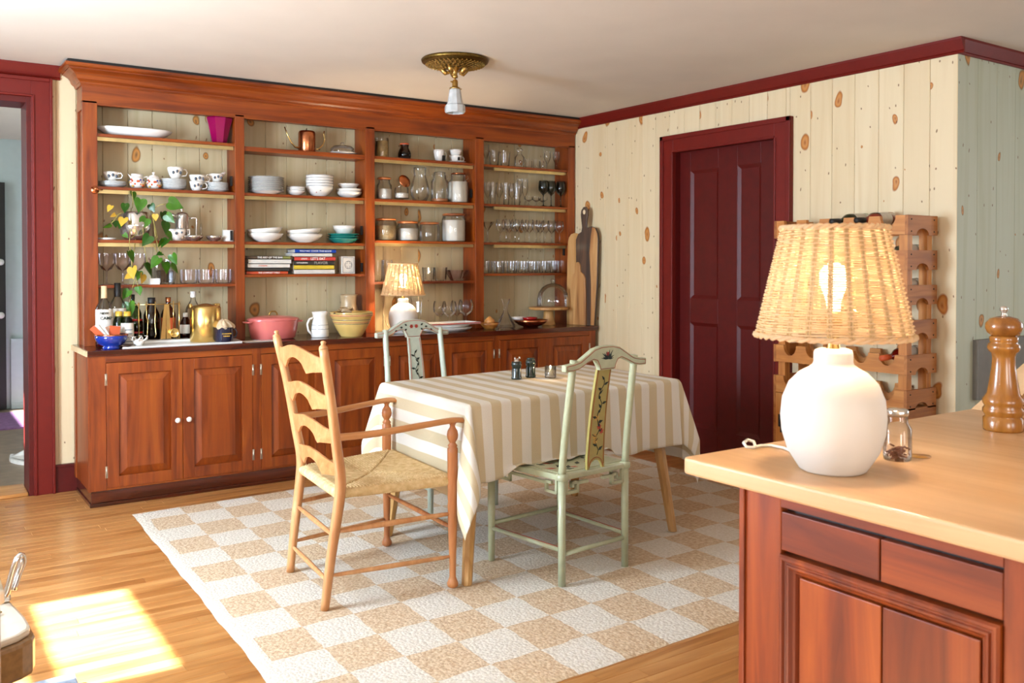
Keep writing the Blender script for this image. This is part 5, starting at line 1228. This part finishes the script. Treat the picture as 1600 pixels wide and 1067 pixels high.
# 16 x 13 cells inside a narrow cream border
mp.inputs['Scale'].default_value = (15.75, 12.75, 1); mp.inputs['Location'].default_value = (-.25, -.02, .5)
wn = N.new('ShaderNodeTexNoise'); wn.inputs['Scale'].default_value = 40; wn.inputs['Detail'].default_value = 2; L.new(tc.outputs['UV'], wn.inputs['Vector'])
ad = N.new('ShaderNodeVectorMath'); ad.operation = 'MULTIPLY_ADD'; L.new(wn.outputs['Color'], ad.inputs[0]); ad.inputs[1].default_value = (.12, .12, 0); L.new(mp.outputs[0], ad.inputs[2])
ck_ = N.new('ShaderNodeTexChecker'); ck_.inputs['Scale'].default_value = 1; L.new(ad.outputs[0], ck_.inputs['Vector'])
tan_ = ramp(nt, noise(nt, tc.outputs['UV'], 160, 3), [(.35, lin('b69978')), (.65, lin('d0b999'))])
cr_ = ramp(nt, noise(nt, tc.outputs['UV'], 200, 3), [(.3, lin('c8beac')), (.65, lin('d6cfc2'))])
base = mixc(nt, cr_, tan_, ck_.outputs['Fac'])
sep = N.new('ShaderNodeSeparateXYZ'); L.new(tc.outputs['UV'], sep.inputs[0])
edge = N.new('ShaderNodeMath'); edge.operation = 'LESS_THAN'; L.new(sep.outputs[0], edge.inputs[0]); edge.inputs[1].default_value = .017
base = mixc(nt, base, lin('cfc6b6'), edge.outputs[0])
# weave flecks
fl_ = N.new('ShaderNodeTexVoronoi'); fl_.inputs['Scale'].default_value = 520; L.new(tc.outputs['UV'], fl_.inputs['Vector'])
base = mixc(nt, base, ramp(nt, fl_.outputs['Distance'], [(.08, (.7, .64, .56, 1)), (.4, (1, 1, 1, 1))]), .45, 'MULTIPLY')
L.new(base, p.inputs['Base Color']); p.inputs['Roughness'].default_value = .95
wv = N.new('ShaderNodeTexVoronoi'); wv.inputs['Scale'].default_value = 260; L.new(tc.outputs['UV'], wv.inputs['Vector'])
bump(nt, wv.outputs['Distance'], .6, .005)
rug = m_.build('rug', M_rug); tag(rug, 'large tan and cream checkered jute rug under the dining table', 'rug')

# ------------------------------------------------------------------ dining table and cloth
TA, TB, TC_, TD = Vector((1.948, 3.945)), Vector((3.244, 4.06)), Vector((3.208, 3.24)), Vector((1.930, 3.135))  # far-left, far-right, near-right, near-left
def tpt(s, t): return TA.lerp(TB, s).lerp(TD.lerp(TC_, s), t)
tb = empty('dining_table', (2.57, 3.6, 0), 0, 'dining table on angled pale wooden legs, under the striped cloth', 'table')
ins = .03
m_ = M(); m_.prism([tuple(tpt(s, t)) for s, t in ((ins, ins), (ins, 1-ins), (1-ins, 1-ins), (1-ins, ins))], 'z', .712, .744)
m_.build('tabletop', M_tleg, tb, True, .003)
m_ = M()
c_ = [tpt(*k) for k in ((.1, .14), (.1, .86), (.9, .86), (.9, .14))]
for i in range(4):
    a, b = c_[i], c_[(i+1) % 4]; m_.bar((a.x, a.y, .675), (b.x, b.y, .675), .02, .07)
m_.build('apron', M_tleg, tb, True)
for (s0, t0, foot) in ((.075, .87, (1.925, 3.142)), (.925, .87, (3.150, 3.205)), (.075, .13, (1.96, 3.93)), (.925, .13, (3.18, 4.02))):
    a = tpt(s0, t0); f_ = Vector(foot)
    m_ = M(); A = Vector((a.x, a.y, .712)); B = Vector((f_.x, f_.y, .008))
    w0, w1 = .034, .021
    vs_ = []
    for p0, w_ in ((B, w1), (A, w0)):
        for i in range(8):
            an = PI/8+i*PI/4; vs_.append((p0.x+w_*1.05*cos(an), p0.y+w_*1.05*sin(an), p0.z))
    m_.add(vs_, [tuple(range(8))[::-1], tuple(range(8, 16))]+[(i, (i+1) % 8, 8+(i+1) % 8, 8+i) for i in range(8)])
    m_.build('leg', M_tleg, tb, True, .002)
# cloth
Lx, Ly = 1.30, .82; DR = .335; DX = .42
def cloth_pt(s, t):
    """s,t: metres along cloth from table's far-left corner; outside 0..L hangs"""
    ex = max(-s, s-Lx, 0); ey = max(-t, t-Ly, 0)
    sgx = -1 if s < 0 else 1; sgy = 1 if t < 0 else -1          # world y: t grows toward the camera
    cs_, ct_ = min(max(s, 0), Lx)/Lx, min(max(t, 0), Ly)/Ly
    p_ = tpt(cs_, ct_); ztop = .7505
    d = math.hypot(ex, ey)
    if d == 0: return (p_.x, p_.y, ztop+.0008*sin(31*s)*sin(27*t))
    R0 = .018
    arc = R0*PI/2
    if d < arc: h = R0*sin(d/R0); dz = R0*(1-cos(d/R0))
    else: h = R0; dz = R0+(d-arc)*.985
    th = math.atan2(ey, ex)
    fall = min(1, dz/.3)
    flare = h+(.018+.010*sin(th*2))*fall
    if s < 0 and ey == 0: flare = h+.004*fall
    if ex > 0 and ey > 0:
        if s < 0 and t > 0: flare = h+(.006+.045*sin(th))*fall
        fold = sin(2*th); flare += fold*((.13 if (s < 0 and t > 0) else .07)*fall)-abs(sin(4*th))*.02*fall
        dirx, diry = cos(th), sin(th)
        if s < 0 and t > 0: dirx *= 1-.6*sin(th)
    elif ex > 0: dirx, diry = 1, 0
    else: dirx, diry = 0, 1
    if ex > 0 and ey == 0: flare += (.013 if s > 0 else .003)*fall*sin(t*17+1)+.004*sin(t*31+2)*fall*(1 if s > 0 else .4)
    if ey > 0 and ex == 0: flare += .013*fall*sin(s*15+.6)+.006*sin(s*29)*fall
    if ey > 0 and sgy < 0 and ex == 0:                          # near side: cloth is lifted onto the jade chair's seat
        k = min(1, max(0, (.36-abs(s-.50))/.10)); k = k*k*(3-2*k)
        dm = .282+.006*sin(s*23)
        if dz > dm: ex_ = dz-dm; dz = dm*k+dz*(1-k)-.012*k*sin(min(1, ex_/.06)*PI)*abs(sin(s*19)); flare += k*ex_*.8
    return (p_.x+sgx*dirx*flare, p_.y+sgy*diry*flare, ztop-dz)
m_ = M(); nu, nv = 150, 110; cu_ = []
def cf(u, v): return cloth_pt(-DX+(Lx+2*DX)*u, -DR+(Ly+2*DR)*v)
m_.grid(cf, nu, nv)
m_.uv = [((-DX+(Lx+2*DX)*i/nu), (-DR+(Ly+2*DR)*j/nv)) for j in range(nv+1) for i in range(nu+1)]
M_tc, nt, p, N, L = newmat('striped_linen')
tc = N.new('ShaderNodeTexCoord'); sep = N.new('ShaderNodeSeparateXYZ'); L.new(tc.outputs['UV'], sep.inputs[0])
ma = N.new('ShaderNodeMath'); ma.operation = 'MULTIPLY_ADD'; L.new(sep.outputs[0], ma.inputs[0]); ma.inputs[1].default_value = 1/.108; ma.inputs[2].default_value = 10.02
fr = N.new('ShaderNodeMath'); fr.operation = 'FRACT'; L.new(ma.outputs[0], fr.inputs[0])
st_ = ramp(nt, fr.outputs[0], [(.0, lin('c6b594')), (.48, lin('c6b594')), (.51, lin('dad4c8')), (.985, lin('dad4c8'))])
nn = noise(nt, tc.outputs['UV'], 300, 2)
L.new(mixc(nt, st_, ramp(nt, nn, [(.3, (.88, .87, .85, 1)), (.7, (1, 1, 1, 1))]), .6, 'MULTIPLY'), p.inputs['Base Color']); p.inputs['Roughness'].default_value = .85
wr_ = noise(nt, tc.outputs['UV'], 9, 5, .4)
ad = N.new('ShaderNodeMath'); ad.operation = 'MULTIPLY_ADD'; L.new(wr_, ad.inputs[0]); ad.inputs[1].default_value = 4; L.new(nn, ad.inputs[2])
bump(nt, ad.outputs[0], .35, .003)
tcl = m_.build('tablecloth', M_tc); tag(tcl, 'cream and beige striped linen tablecloth draped over the dining table', 'tablecloth')
sol = tcl.modifiers.new('thick', 'SOLIDIFY'); sol.thickness = .0016; sol.offset = 1
TZ = .7528
# salt and pepper, candle
for (u, v, lab, cap) in ((807, 592, 'dark green glazed grinder with a metal crank top', True), (829, 589, 'dark green glazed grinder with a flat top, beside the cranked one', False)):
    p_ = q(u, v, z=TZ); g_ = empty('spice_grinder', (p_.x, p_.y, TZ), 0, lab, 'grinder')
    M().lathe([(0, 0), (.026, 0), (.027, .006), (.024, .012), (.024, .05), (.022, .058), (.0255, .064), (.0265, .074), (.024, .084), (.020, .088), (0, .088)], seg=20, facet=lambda a: 1+.02*cos(8*a)).build('grinder_body', M_dkgreen, g_)
    if cap: M().lathe([(.014, .088), (.012, .094), (0, .095)], seg=12).tube([(0, 0, .09), (0, 0, .098), (.018, 0, .099)], .0025, 6).tube([(.018, 0, .097), (.018, 0, .11)], .0045, 8).tube([(-.008, 0, .09), (-.009, 0, .108)], .004, 8).build('crank', M_silver, g_)
    else: M().lathe([(.02, .088), (.021, .092), (.019, .097), (0, .098)], seg=16).build('cap', M_dkgreen, g_)
p_ = q(860, 590, z=TZ)
cn = empty('votive_candle', (p_.x, p_.y, TZ), 0, 'lit cream votive candle in a clear glass on the tablecloth', 'candle')
M().lathe([(0, .004), (.027, 0), (.029, .004), (.029, .058), (.027, .058), (.026, .01), (0, .008)], seg=24).build('glass_holder', M_glass, cn)
M().lathe([(0, .009), (.0245, .009), (.0245, .038), (.02, .036), (0, .037)], seg=20).build('wax', M_wax, cn)
M().lathe([(0, .040), (.0035, .044), (.004, .050), (.002, .058), (0, .064)], seg=10).build('flame', M_bulb, cn)
cl2 = lamp_obj('flame_light', 'POINT', (0, 0, .056), (0, 0, 0), energy=1.5, color=(1, .65, .3), shadow_soft_size=.005); cl2.parent = cn

# ------------------------------------------------------------------ rush-seat armchair
ac = empty('ladderback_armchair', (1.6, 3.46, 0.0), 0, 'pale wooden ladder-back armchair with woven rush seat at the head of the table', 'chair')
FZ = .008
npost = [(1.337, 3.215, FZ), (1.362, 3.213, .2), (1.392, 3.208, .40), (1.398, 3.203, .50), (1.378, 3.19, .62), (1.342, 3.165, .82), (1.303, 3.138, 1.01)]
fpost = [(1.383, 3.700, FZ), (1.405, 3.702, .2), (1.432, 3.706, .40), (1.437, 3.71, .50), (1.418, 3.718, .62), (1.385, 3.732, .82), (1.345, 3.748, 1.01)]
def curve_pts(pts, n=4):
    out = []
    for i in range(len(pts)-1):
        p0 = Vector(pts[max(i-1, 0)]); p1 = Vector(pts[i]); p2 = Vector(pts[i+1]); p3 = Vector(pts[min(i+2, len(pts)-1)])
        for k in range(n):
            t = k/n; out.append(.5*((2*p1)+(-p0+p2)*t+(2*p0-5*p1+4*p2-p3)*t*t+(-p0+3*p1-3*p2+p3)*t**3))
    out.append(Vector(pts[-1])); return out
def post_at(pts, z):
    for a, b in zip(pts, pts[1:]):
        if a[2] <= z <= b[2]: return Vector(a).lerp(Vector(b), (z-a[2])/(b[2]-a[2]))
    return Vector(pts[-1])
for pp in (npost, fpost):
    cp = curve_pts(pp); n_ = len(cp)
    m_ = M().tube(cp, [.0165+.0045*min(1, i/8)-(.004*max(0, (i-14)/10)) for i in range(n_)], 12)
    t_ = cp[-1]; m_.lathe([(.0165, 0), (.0155, .006), (.009, .012), (.008, .016), (.011, .021), (.008, .027), (0, .029)], (t_.x, t_.y, t_.z), 12)
    m_.build('back_post', M_ashwood, ac, True)
for zc_, hh in ((.945, .1), (.80, .095), (.665, .09), (.535, .085)):
    a, b = post_at(npost, zc_), post_at(fpost, zc_)
    n_ = 26; front = []; m_ = M()
    topz = lambda t: hh*(.24+.30*sin(PI*t)**2)
    def botz(t):
        k = abs(t-.5)*2
        if k < .30: return hh*(.06-.16*(k/.30)**2)
        if k < .46: return hh*(-.10-.36*((k-.30)/.16))
        return hh*(-.46+.20*((k-.46)/.54)**.7)
    vs_ = []
    for i in range(n_+1):
        t = i/n_; p_ = a.lerp(b, t); bow = -.028*sin(PI*t)
        for dx in (-.005, .005):
            vs_ += [(p_.x+bow+dx, p_.y, zc_+botz(t)), (p_.x+bow+dx, p_.y, zc_+topz(t))]
    fs = []
    for i in range(n_):
        k = i*4; l = k+4
        fs += [(k, k+1, l+1, l), (k+3, k+2, l+2, l+3), (k+1, k+3, l+3, l+1), (k+2, k, l, l+2)]
    fs += [(0, 2, 3, 1), (n_*4, n_*4+1, n_*4+3, n_*4+2)]
    m_.add(vs_, fs); m_.build('ladder_slat', M_ashx, ac, True, .0015)
FL = {'near': (1.862, 3.150), 'far': (1.885, 3.790)}
for k, (x_, y_) in FL.items():
    m_ = M().lathe([(0, 0), (.014, 0), (.022, .006), (.0235, .018), (.018, .03), (.0135, .045), (.0135, .08), (.0155, .15), (.0195, .28), (.0205, .34), (.019, .352), (.0205, .36), (.021, .46), (.0215, .55), (.0215, .566), (.016, .572), (.0205, .578), (.0125, .588), (.013, .592), (.0215, .607), (.0235, .622), (.0205, .638), (.0115, .652), (.0105, .66), (.015, .668), (.019, .673)], (x_, y_, FZ), 20)
    m_.build('front_leg', M_turned, ac, True)
for post, (x_, y_) in ((npost, FL['near']), (fpost, FL['far'])):
    a = post_at(post, .665)
    pts = [a, a.lerp(Vector((x_, y_, .675)), .35)+Vector((0, 0, -.002)), a.lerp(Vector((x_, y_, .68)), .75)+Vector((0, 0, .004)), Vector((x_, y_, .688)), Vector((x_+.05, y_, .684))]
    pts = curve_pts(pts, 4); n_ = len(pts); m_ = M(); vs_ = []; fs = []
    for i, p_ in enumerate(pts):
        t = i/(n_-1); wd = .013+.018*max(0, (t-.6)/.4)**1.0; 
        if t > .93: wd = .022
        if i == n_-1: wd = .008
        hh_ = .014-.004*t
        for k in range(8):
            an = k*PI/4+PI/8; vs_.append((p_.x, p_.y+wd*1.08*cos(an), p_.z+hh_*1.08*sin(an)))
    fs = [(i*8+k, i*8+(k+1) % 8, (i+1)*8+(k+1) % 8, (i+1)*8+k) for i in range(n_-1) for k in range(8)]+[tuple(range(8))[::-1], tuple(range((n_-1)*8, n_*8))]
    m_.add(vs_, fs, True); m_.build('armrest', M_ashx, ac, True)
def L3(a, b, t): return Vector(a).lerp(Vector(b), t)
def rung(a, b, r=.0085, name='stretcher', mat=None):
    a, b = Vector(a), Vector(b); m_ = M().tube([a, a.lerp(b, .12), a.lerp(b, .5), a.lerp(b, .88), b], [r*.7, r, r*1.25, r, r*.7], 8); m_.build(name, mat or M_ashwood, ac, True)
nl = lambda z: (FL['near'][0], FL['near'][1], z); fl2 = lambda z: (FL['far'][0], FL['far'][1], z)
rung(post_at(npost, .30), nl(.31), .0095); rung(post_at(npost, .135), nl(.135), .0085)
rung(post_at(fpost, .30), fl2(.31), .0095); rung(post_at(fpost, .135), fl2(.135), .0085)
rung(post_at(npost, .285), post_at(fpost, .285)); rung(post_at(npost, .115), post_at(fpost, .115))
rung(nl(.25), fl2(.25), .009, mat=M_turned)
# rush seat: four woven triangles with ridged strands
SA, SB, SC, SD = Vector((1.395, 3.222)), Vector((1.868, 3.160)), Vector((1.905, 3.785)), Vector((1.437, 3.694))
def seatp(u, v):
    p_ = SA.lerp(SB, u).lerp(SD.lerp(SC, u), v)
    ed = min(u, 1-u, v, 1-v)
    if min(u, 1-u) < min(v, 1-v): ph = v*95
    else: ph = u*80
    dish = -.014*(1-abs(2*u-1)**2)*(1-abs(2*v-1)**2)
    seam = -.006 if abs(min(u, 1-u)-min(v, 1-v)) < .012 else 0
    return (p_.x, p_.y, .462+dish+.0032*sin(ph*2*PI/2.2)+seam-.006*max(0, 1-ed/.03)**2)
m_ = M().grid(seatp, 170, 170)
cn_ = [SA, SB, SC, SD]; 
def edgeroll(a, b, r=.019):
    n_ = 120; vs_ = []; fs = []
    d = (b-a).normalized(); nx = Vector((d.y, -d.x))
    for i in range(n_+1):
        p_ = a.lerp(b, i/n_)
        rr = r*(1+.06*sin(i*2.6))
        for k in range(10):
            an = PI*.5-PI*1.25*k/9
            vs_.append((p_.x+nx.x*rr*.8*cos(an), p_.y+nx.y*rr*.8*cos(an), .440+rr*sin(an)))
    fs = [(i*10+k, (i+1)*10+k, (i+1)*10+k+1, i*10+k+1) for i in range(n_) for k in range(9)]
    m_.add(vs_, fs, True)
for i in range(4): edgeroll(cn_[i], cn_[(i+1) % 4])
M_rush, nt, p, N, L = newmat('woven_rush')
v_ = coords(nt); L.new(ramp(nt, noise(nt, v_, 40, 4), [(.3, lin('bd9a62')), (.7, lin('dcc190'))]), p.inputs['Base Color']); p.inputs['Roughness'].default_value = .75; bump(nt, noise(nt, v_, 260, 2), .4, .002)
m_.build('rush_seat', M_rush, ac, True)
m_ = M(); c3 = [(p_.x, p_.y, .44) for p_ in cn_]
m_.tube(c3, .011, 8, closed=True); m_.build('seat_rails', M_ashwood, ac, True)

# ------------------------------------------------------------------ painted jade chairs (local frame: front is +Y, origin on floor between the rear feet)
def jade_chair(loc, rz, label, pale, splatmat, sc=1.0):
    r = empty('painted_chair', loc, rz, label, 'chair'); r.scale = (sc, sc, sc)
    J = M_jade if not pale else M_jade2
    LN = M_jader if not pale else M_roseP
    hw = .187; SZ = .455
    for s_ in (-1, 1):
        # rear leg + stile in one run
        M().tube([(s_*hw, 0, 0), (s_*hw, 0, SZ)], [.0155, .0165], 14).build('rear_leg', J, r)
        M().lathe([(.0165, SZ-.026), (.023, SZ-.022), (.0235, SZ), (.0165, SZ+.004)], (s_*hw, 0, 0), 14).build('collar', J, r)
        M().tube(curve_pts([(s_*hw, 0, SZ), (s_*(hw-.002), -.018, SZ+.17), (s_*(hw-.008), -.06, SZ+.47)], 5), .0155, 14).build('back_stile', J, r)
        M().tube([(s_*(hw+.02), .435, 0), (s_*(hw+.02), .435, SZ-.02)], [.0145, .0175], 14).build('front_leg', J, r)
        M().tube([(s_*hw, 0, .145), (s_*(hw+.02), .435, .145)], .0095, 10).build('side_stretcher', J, r)
        M().tube([(s_*hw-s_*-.0, .02, .1546), (s_*(hw+.018), .41, .1546)], .002, 5).build('red_line', LN, r)
    M().tube([(-hw, 0, .128), (hw, 0, .128)], .0095, 10).build('rear_stretcher', J, r)
    M().tube([(-hw-.02, .435, .165), (hw+.02, .435, .165)], .0095, 10).build('front_stretcher', J, r)
    # seat
    m_ = M(); m_.prism([(-hw-.018, -.012), (hw+.018, -.012), (hw+.045, .46), (-hw-.045, .46)], 'z', SZ-.024, SZ); m_.build('seat_frame', J, r, bevel=.005)
    m_ = M(); m_.prism([(-hw+.01, .02), (hw-.01, .02), (hw+.015, .43), (-hw-.015, .43)], 'z', SZ, SZ+.0025); m_.build('seat_panel', J, r)
    if not pale:
        random.seed(31); lf = M(); fw_ = M()
        for k in range(34):
            x_ = random.uniform(-.14, .14); y_ = random.uniform(.05, .40); a = random.uniform(0, 6.28); ln = random.uniform(.03, .055); wd = ln*.22
            pr = [(x_+a_*cos(a)-b_*sin(a), y_+a_*sin(a)+b_*cos(a)) for a_, b_ in ((0, 0), (ln*.4, wd), (ln, 0), (ln*.4, -wd))]
            (lf if k % 5 else fw_).prism(pr, 'z', SZ+.0022, SZ+.0034)
        lf.build('painted_leaves', M_ink, r, label='dark painted leaves on the seat'); fw_.build('painted_flower', M_roseP, r, label='red painted petals on the seat')
    # fretwork brackets under the seat (Greek-key)
    def fret(fn, y_):
        for s_ in (-1, 1):
            m_ = M()
            for (a0, a1, z0, z1) in ((.0, .012, -.085, -.02), (.0, .075, -.085, -.073), (.063, .075, -.085, -.035), (.035, .075, -.047, -.035), (.035, .047, -.06, -.035), (.075, .13, -.052, -.04)):
                fn(m_, s_, a0, a1, SZ+z0, SZ+z1)
            m_.build('fret_bracket', J, r)
    fret(lambda m, s_, a0, a1, z0, z1: m.box(s_*(hw-.015-a0), s_*(hw-.015-a1), -.008, .008, z0, z1), 0)
    fret(lambda m, s_, a0, a1, z0, z1: m.box(s_*(hw-.0-a0), s_*(hw-.0-a1), .427, .443, z0, z1), 0)
    for sd in (-1, 1):
        m_ = M()
        for (a0, a1, z0, z1) in ((.0, .012, -.085, -.02), (.0, .075, -.085, -.073), (.063, .075, -.085, -.035), (.035, .075, -.047, -.035), (.075, .30, -.052, -.04), (.30, .312, -.085, -.035), (.30, .38, -.085, -.073), (.37, .38, -.085, -.02)):
            m_.box(sd*(hw+.004)-.006, sd*(hw+.004)+.006, .02+a0, .02+a1, SZ+z0, SZ+z1)
        m_.build('fret_bracket', J, r)
    # splat: leaning curved board with arched foot
    def lean(z): t = (z-SZ)/.47; return -.0-.018*t-.045*t*t
    z0s, z1s = SZ+.012, SZ+.425; w0, w1 = .0515, .041
    def half(z): return w0+(w1-w0)*(z-z0s)/(z1s-z0s)
    m_ = M(); nz = 14; rows = []
    for side in (-.006, .006):
        for i in range(nz+1):
            z = z0s+(z1s-z0s)*i/nz; h = half(z)
            rows.append([(-h, lean(z)+side-.0, z), (h, lean(z)+side, z)])
    vs_ = [p for rr in rows for p in rr]; fs = []
    for i in range(1, nz):
        k = i*2; fs.append((k, k+1, k+3, k+2)); o2 = (nz+1)*2; fs.append((o2+k, o2+k+2, o2+k+3, o2+k+1))
        fs.append((k, k+2, o2+k+2, o2+k)); fs.append((k+1, o2+k+1, o2+k+3, k+3))
    m_.add(vs_, fs)
    # arched foot between rows 0 and 1
    zA = z0s+(z1s-z0s)/nz
    pts = [(-half(z0s), z0s-.012), (-half(z0s)+.012, z0s-.012)]+[(-.036*cos(PI*i/8), z0s-.008+.034*sin(PI*i/8)) for i in range(1, 8)]+[(half(z0s)-.012, z0s-.012), (half(z0s), z0s-.012), (half(zA), zA), (-half(zA), zA)]
    m_.prism(pts, 'y', lean(zA)-.006, lean(zA)+.006)
    sp_ = m_.build('splat', splatmat, r)
    # red border lines on both faces of the splat
    for fc in (-.0072, .0072):
        for s_ in (-1, 1):
            M().tube([(s_*(half(z)-.007), lean(z)+fc, z) for z in [z0s+.004+(z1s-z0s-.01)*i/8 for i in range(9)]], .0013, 4).build('red_line', LN, sp_)
        M().tube([(-.040*cos(PI*i/10), lean(zA)+fc, z0s-.004+.040*sin(PI*i/10)) for i in range(11)], .0013, 4).build('red_line', LN, sp_)
    # painted flower vine (flat leaf strokes)
    FLW = (lambda k: (M_roseP, M_goldP)[k % 2]) if not pale else (lambda k: M_roseP)
    for fc in (-.0066, .0066):
        random.seed(17); lf = M(); fw = {0: M(), 1: M()}
        zt = z1s-.05 if not pale else z1s-.09
        vine = [(.012*sin(9*i/10*PI/2.2+.5), z0s+.045+(zt-z0s-.045)*i/16) for i in range(17)]
        lf.tube([(x_, lean(z)+fc, z) for x_, z in vine], .0018, 4)
        def leafs(m, x_, z, ang, ln, wd):
            c_, s2 = cos(ang), sin(ang); y_ = fc*1.12
            base_ = [(0, 0), (ln*.35, wd), (ln, 0), (ln*.35, -wd)]
            pr = [(x_+a*c_-b*s2, z+a*s2+b*c_) for a, b in base_]
            m.add([(px, lean(pz)+y_, pz) for px, pz in pr], [(0, 1, 2, 3)]); 
            m.add([(px, lean(pz)+fc*.9, pz) for px, pz in pr], [(3, 2, 1, 0)])
        for i in range(1, 17):
            x_, z = vine[i]; s_ = 1 if i % 2 else -1
            leafs(lf, x_, z, (.45 if s_ > 0 else PI-.45)+random.uniform(-.3, .5)*s_, random.uniform(.02, .031), random.uniform(.0045, .008))
        spots = ((3, 1), (5, 0), (8, 1), (6, 0), (4, 1)) if not pale else ((2, 0), (5, 0), (6, 0))
        for idx, ty in spots:
            x_, z = vine[idx]; x_ += random.uniform(-.016, .016)
            for k in range(7): leafs(fw[ty], x_, z, k*2*PI/7+.3, .016 if not pale else .021, .0042 if not pale else .006)
        lf.build('painted_vine', M_ink, sp_, label='dark green painted vine')
        fw[0].build('painted_flower', M_roseP, sp_, label='red painted flowers')
        if not pale: fw[1].build('painted_flower', M_goldP, sp_, label='gold painted flowers')
    # yoke top rail
    yr = -.062
    zr = SZ+.455
    top = [(-.238, .0), (-.20, .004), (-.16, .012), (-.115, .036), (-.075, .058), (-.035, .066), (0, .067), (.035, .066), (.075, .058), (.115, .036), (.16, .012), (.20, .004), (.238, .0)]
    bot = [(.238, -.028), (.20, -.028), (.165, -.022), (.12, -.002), (.085, .010), (.062, .004), (.046, -.022), (.043, -.034), (-.043, -.034), (-.046, -.022), (-.062, .004), (-.085, .010), (-.12, -.002), (-.165, -.022), (-.20, -.028), (-.238, -.028)]
    poly = [(x_, zr+z) for x_, z in top+bot]
    tr_ = M().prism(poly, 'y', yr-.015, yr+.012).build('top_rail', J, r, bevel=.0045)
    for fc in (yr-.0163, yr+.0133):
        ln_ = [(x_*.965, fc, zr+z-.006) for x_, z in top]; lb = [(x_*.965, fc, zr+z+.006) for x_, z in bot]
        M().tube([Vector(p) for p in ln_+lb], .0012, 4, closed=True).build('red_line', LN, tr_)
        lf = M(); fl_ = M(); tz = zr+.025; sg = 1 if fc > yr else -1
        def lq(m, x_, z, ang, ln, wd):
            c_, s2 = cos(ang), sin(ang)
            pr = [(x_+a*c_-b*s2, z+a*s2+b*c_) for a, b in ((0, 0), (ln*.4, wd), (ln, 0), (ln*.4, -wd))]
            m.add([(px, fc, pz) for px, pz in pr], [(0, 1, 2, 3)]); m.add([(px, fc-sg*.001, pz) for px, pz in pr], [(3, 2, 1, 0)])
        if not pale:
            for k in range(12): lq(lf, random.uniform(-.006, .006), tz-.015, .15+k*(PI-.3)/11, random.uniform(.028, .05), .0035)
            for k in range(7): lq(fl_, 0, tz+.006, k*2*PI/7, .012, .005)
        else:
            for s_ in (-1, 1):
                for k in range(6): lq(fl_, s_*.016, tz+.004, k*PI/3, .013, .006)
                for (x_, z, a) in ((.045, .008, .6), (.045, -.008, -.6), (.072, .0, 0), (.108, -.014, -.5)): lq(lf, s_*x_, tz+z, a if s_ > 0 else PI-a, .02, .006)
        lf.build('painted_leaves', M_ink, tr_, label='dark green painted leaves'); fl_.build('painted_flower', M_roseP, tr_, label='red painted flower')
    return r
M_jade2 = plain('pale_grey_green_paint', 'b5bdab', .35, coat=.25, noise_amt=.08, nscale=40)
jade_chair((2.424, 2.930, .008), R(5.5), 'jade green painted yoke-back chair with floral splat, near side of the table', False, M_ochre)
jade_chair((2.458, 4.535, .008), PI-R(-4), 'pale green painted yoke-back chair with rose splat, far side of the table', True, M_jade2, 1.02)

# ------------------------------------------------------------------ stove and hearth at the left edge
hb_ = empty('stone_hearth', (-.1, 2.5, 0), 0, 'low blue-grey stone hearth slab at the bottom left', 'hearth')
random.seed(3)
for i, (x0, x1, y0, y1) in enumerate(((.22, .46, 2.82, 3.11), (-.06, .215, 2.84, 3.10), (-.36, -.065, 2.83, 3.11), (.2, .455, 2.5, 2.815), (-.1, .195, 2.48, 2.83), (-.4, -.105, 2.5, 2.82), (.18, .46, 2.1, 2.49), (-.12, .175, 2.1, 2.475), (-.42, -.125, 2.1, 2.49))):
    zt = .04+random.uniform(-.004, .003)
    m_ = M(); m_.prism([(x0+random.uniform(0, .008), y0+random.uniform(0, .008)), (x1-random.uniform(0, .008), y0+.003), (x1-.003, y1-random.uniform(0, .01)), (x0+.004, y1-.004)], 'z', 0.0005, zt); m_.build('hearth_stone', M_slate, hb_, True, .006)
sv = empty('wood_stove', (-.1, 2.4, .04), 0, 'cream and tan enamel wood stove with nickel handle at the left frame edge', 'stove')
M().box(-.5, .165, 2.0, 2.56, .16, .66).build('firebox', M_stovebr, sv, True, .012)
M().box(-.52, .172, 1.99, 2.57, .66, .69).build('top_plate', M_enamel, sv, True, .008)
for x_, y_ in ((-.45, 2.08), (.11, 2.08), (-.45, 2.48), (.11, 2.48)): M().tube([(x_, y_, .042), (x_, y_, .16)], [.018, .03], 10).build('leg', M_stovebr, sv, True)
lp = [(-.40, 2.55), (.165, 2.55), (.20, 2.57), (.262, 2.60), (.288, 2.625), (.297, 2.66), (.293, 2.74), (.270, 2.90), (.262, 2.925), (.24, 2.935), (-.38, 2.93)]
m_ = M(); m_.prism(lp, 'z', .255, .352); m_.build('ash_lip', M_stovebr, sv, True, .012)
m_ = M(); m_.prism([(-.38, 2.57), (.19, 2.575), (.255, 2.61), (.282, 2.64), (.287, 2.67), (.283, 2.74), (.262, 2.89), (.235, 2.92), (-.37, 2.92)], 'z', .352, .372); m_.build('lip_top', M_enamel, sv, True, .008, label='cream enamel top of the lip')
M().tube([(.0, 2.72, .376), (.15, 2.83, .378), (.23, 2.79, .378), (.15, 2.72, .377)], .003, 6).build('poker_wire', M_brass, sv, True)
M().box(.0, .262, 2.875, 2.92, .372, .392).build('handle_plate', M_silver, sv, True, .004)
hp = [q(-6, 934, Y=2.86), q(8, 930, Y=2.86), q(14, 915, Y=2.86), q(20, 893, Y=2.86), q(28, 872, Y=2.86), q(34, 868, Y=2.87), q(36, 878, Y=2.88), q(28, 900, Y=2.88), q(20, 922, Y=2.87)]
M().tube(curve_pts(hp, 3), [.009]*3+[.009]*21+[.009], 8).build('handle', M_silver, sv, True, label='nickel looped handle')
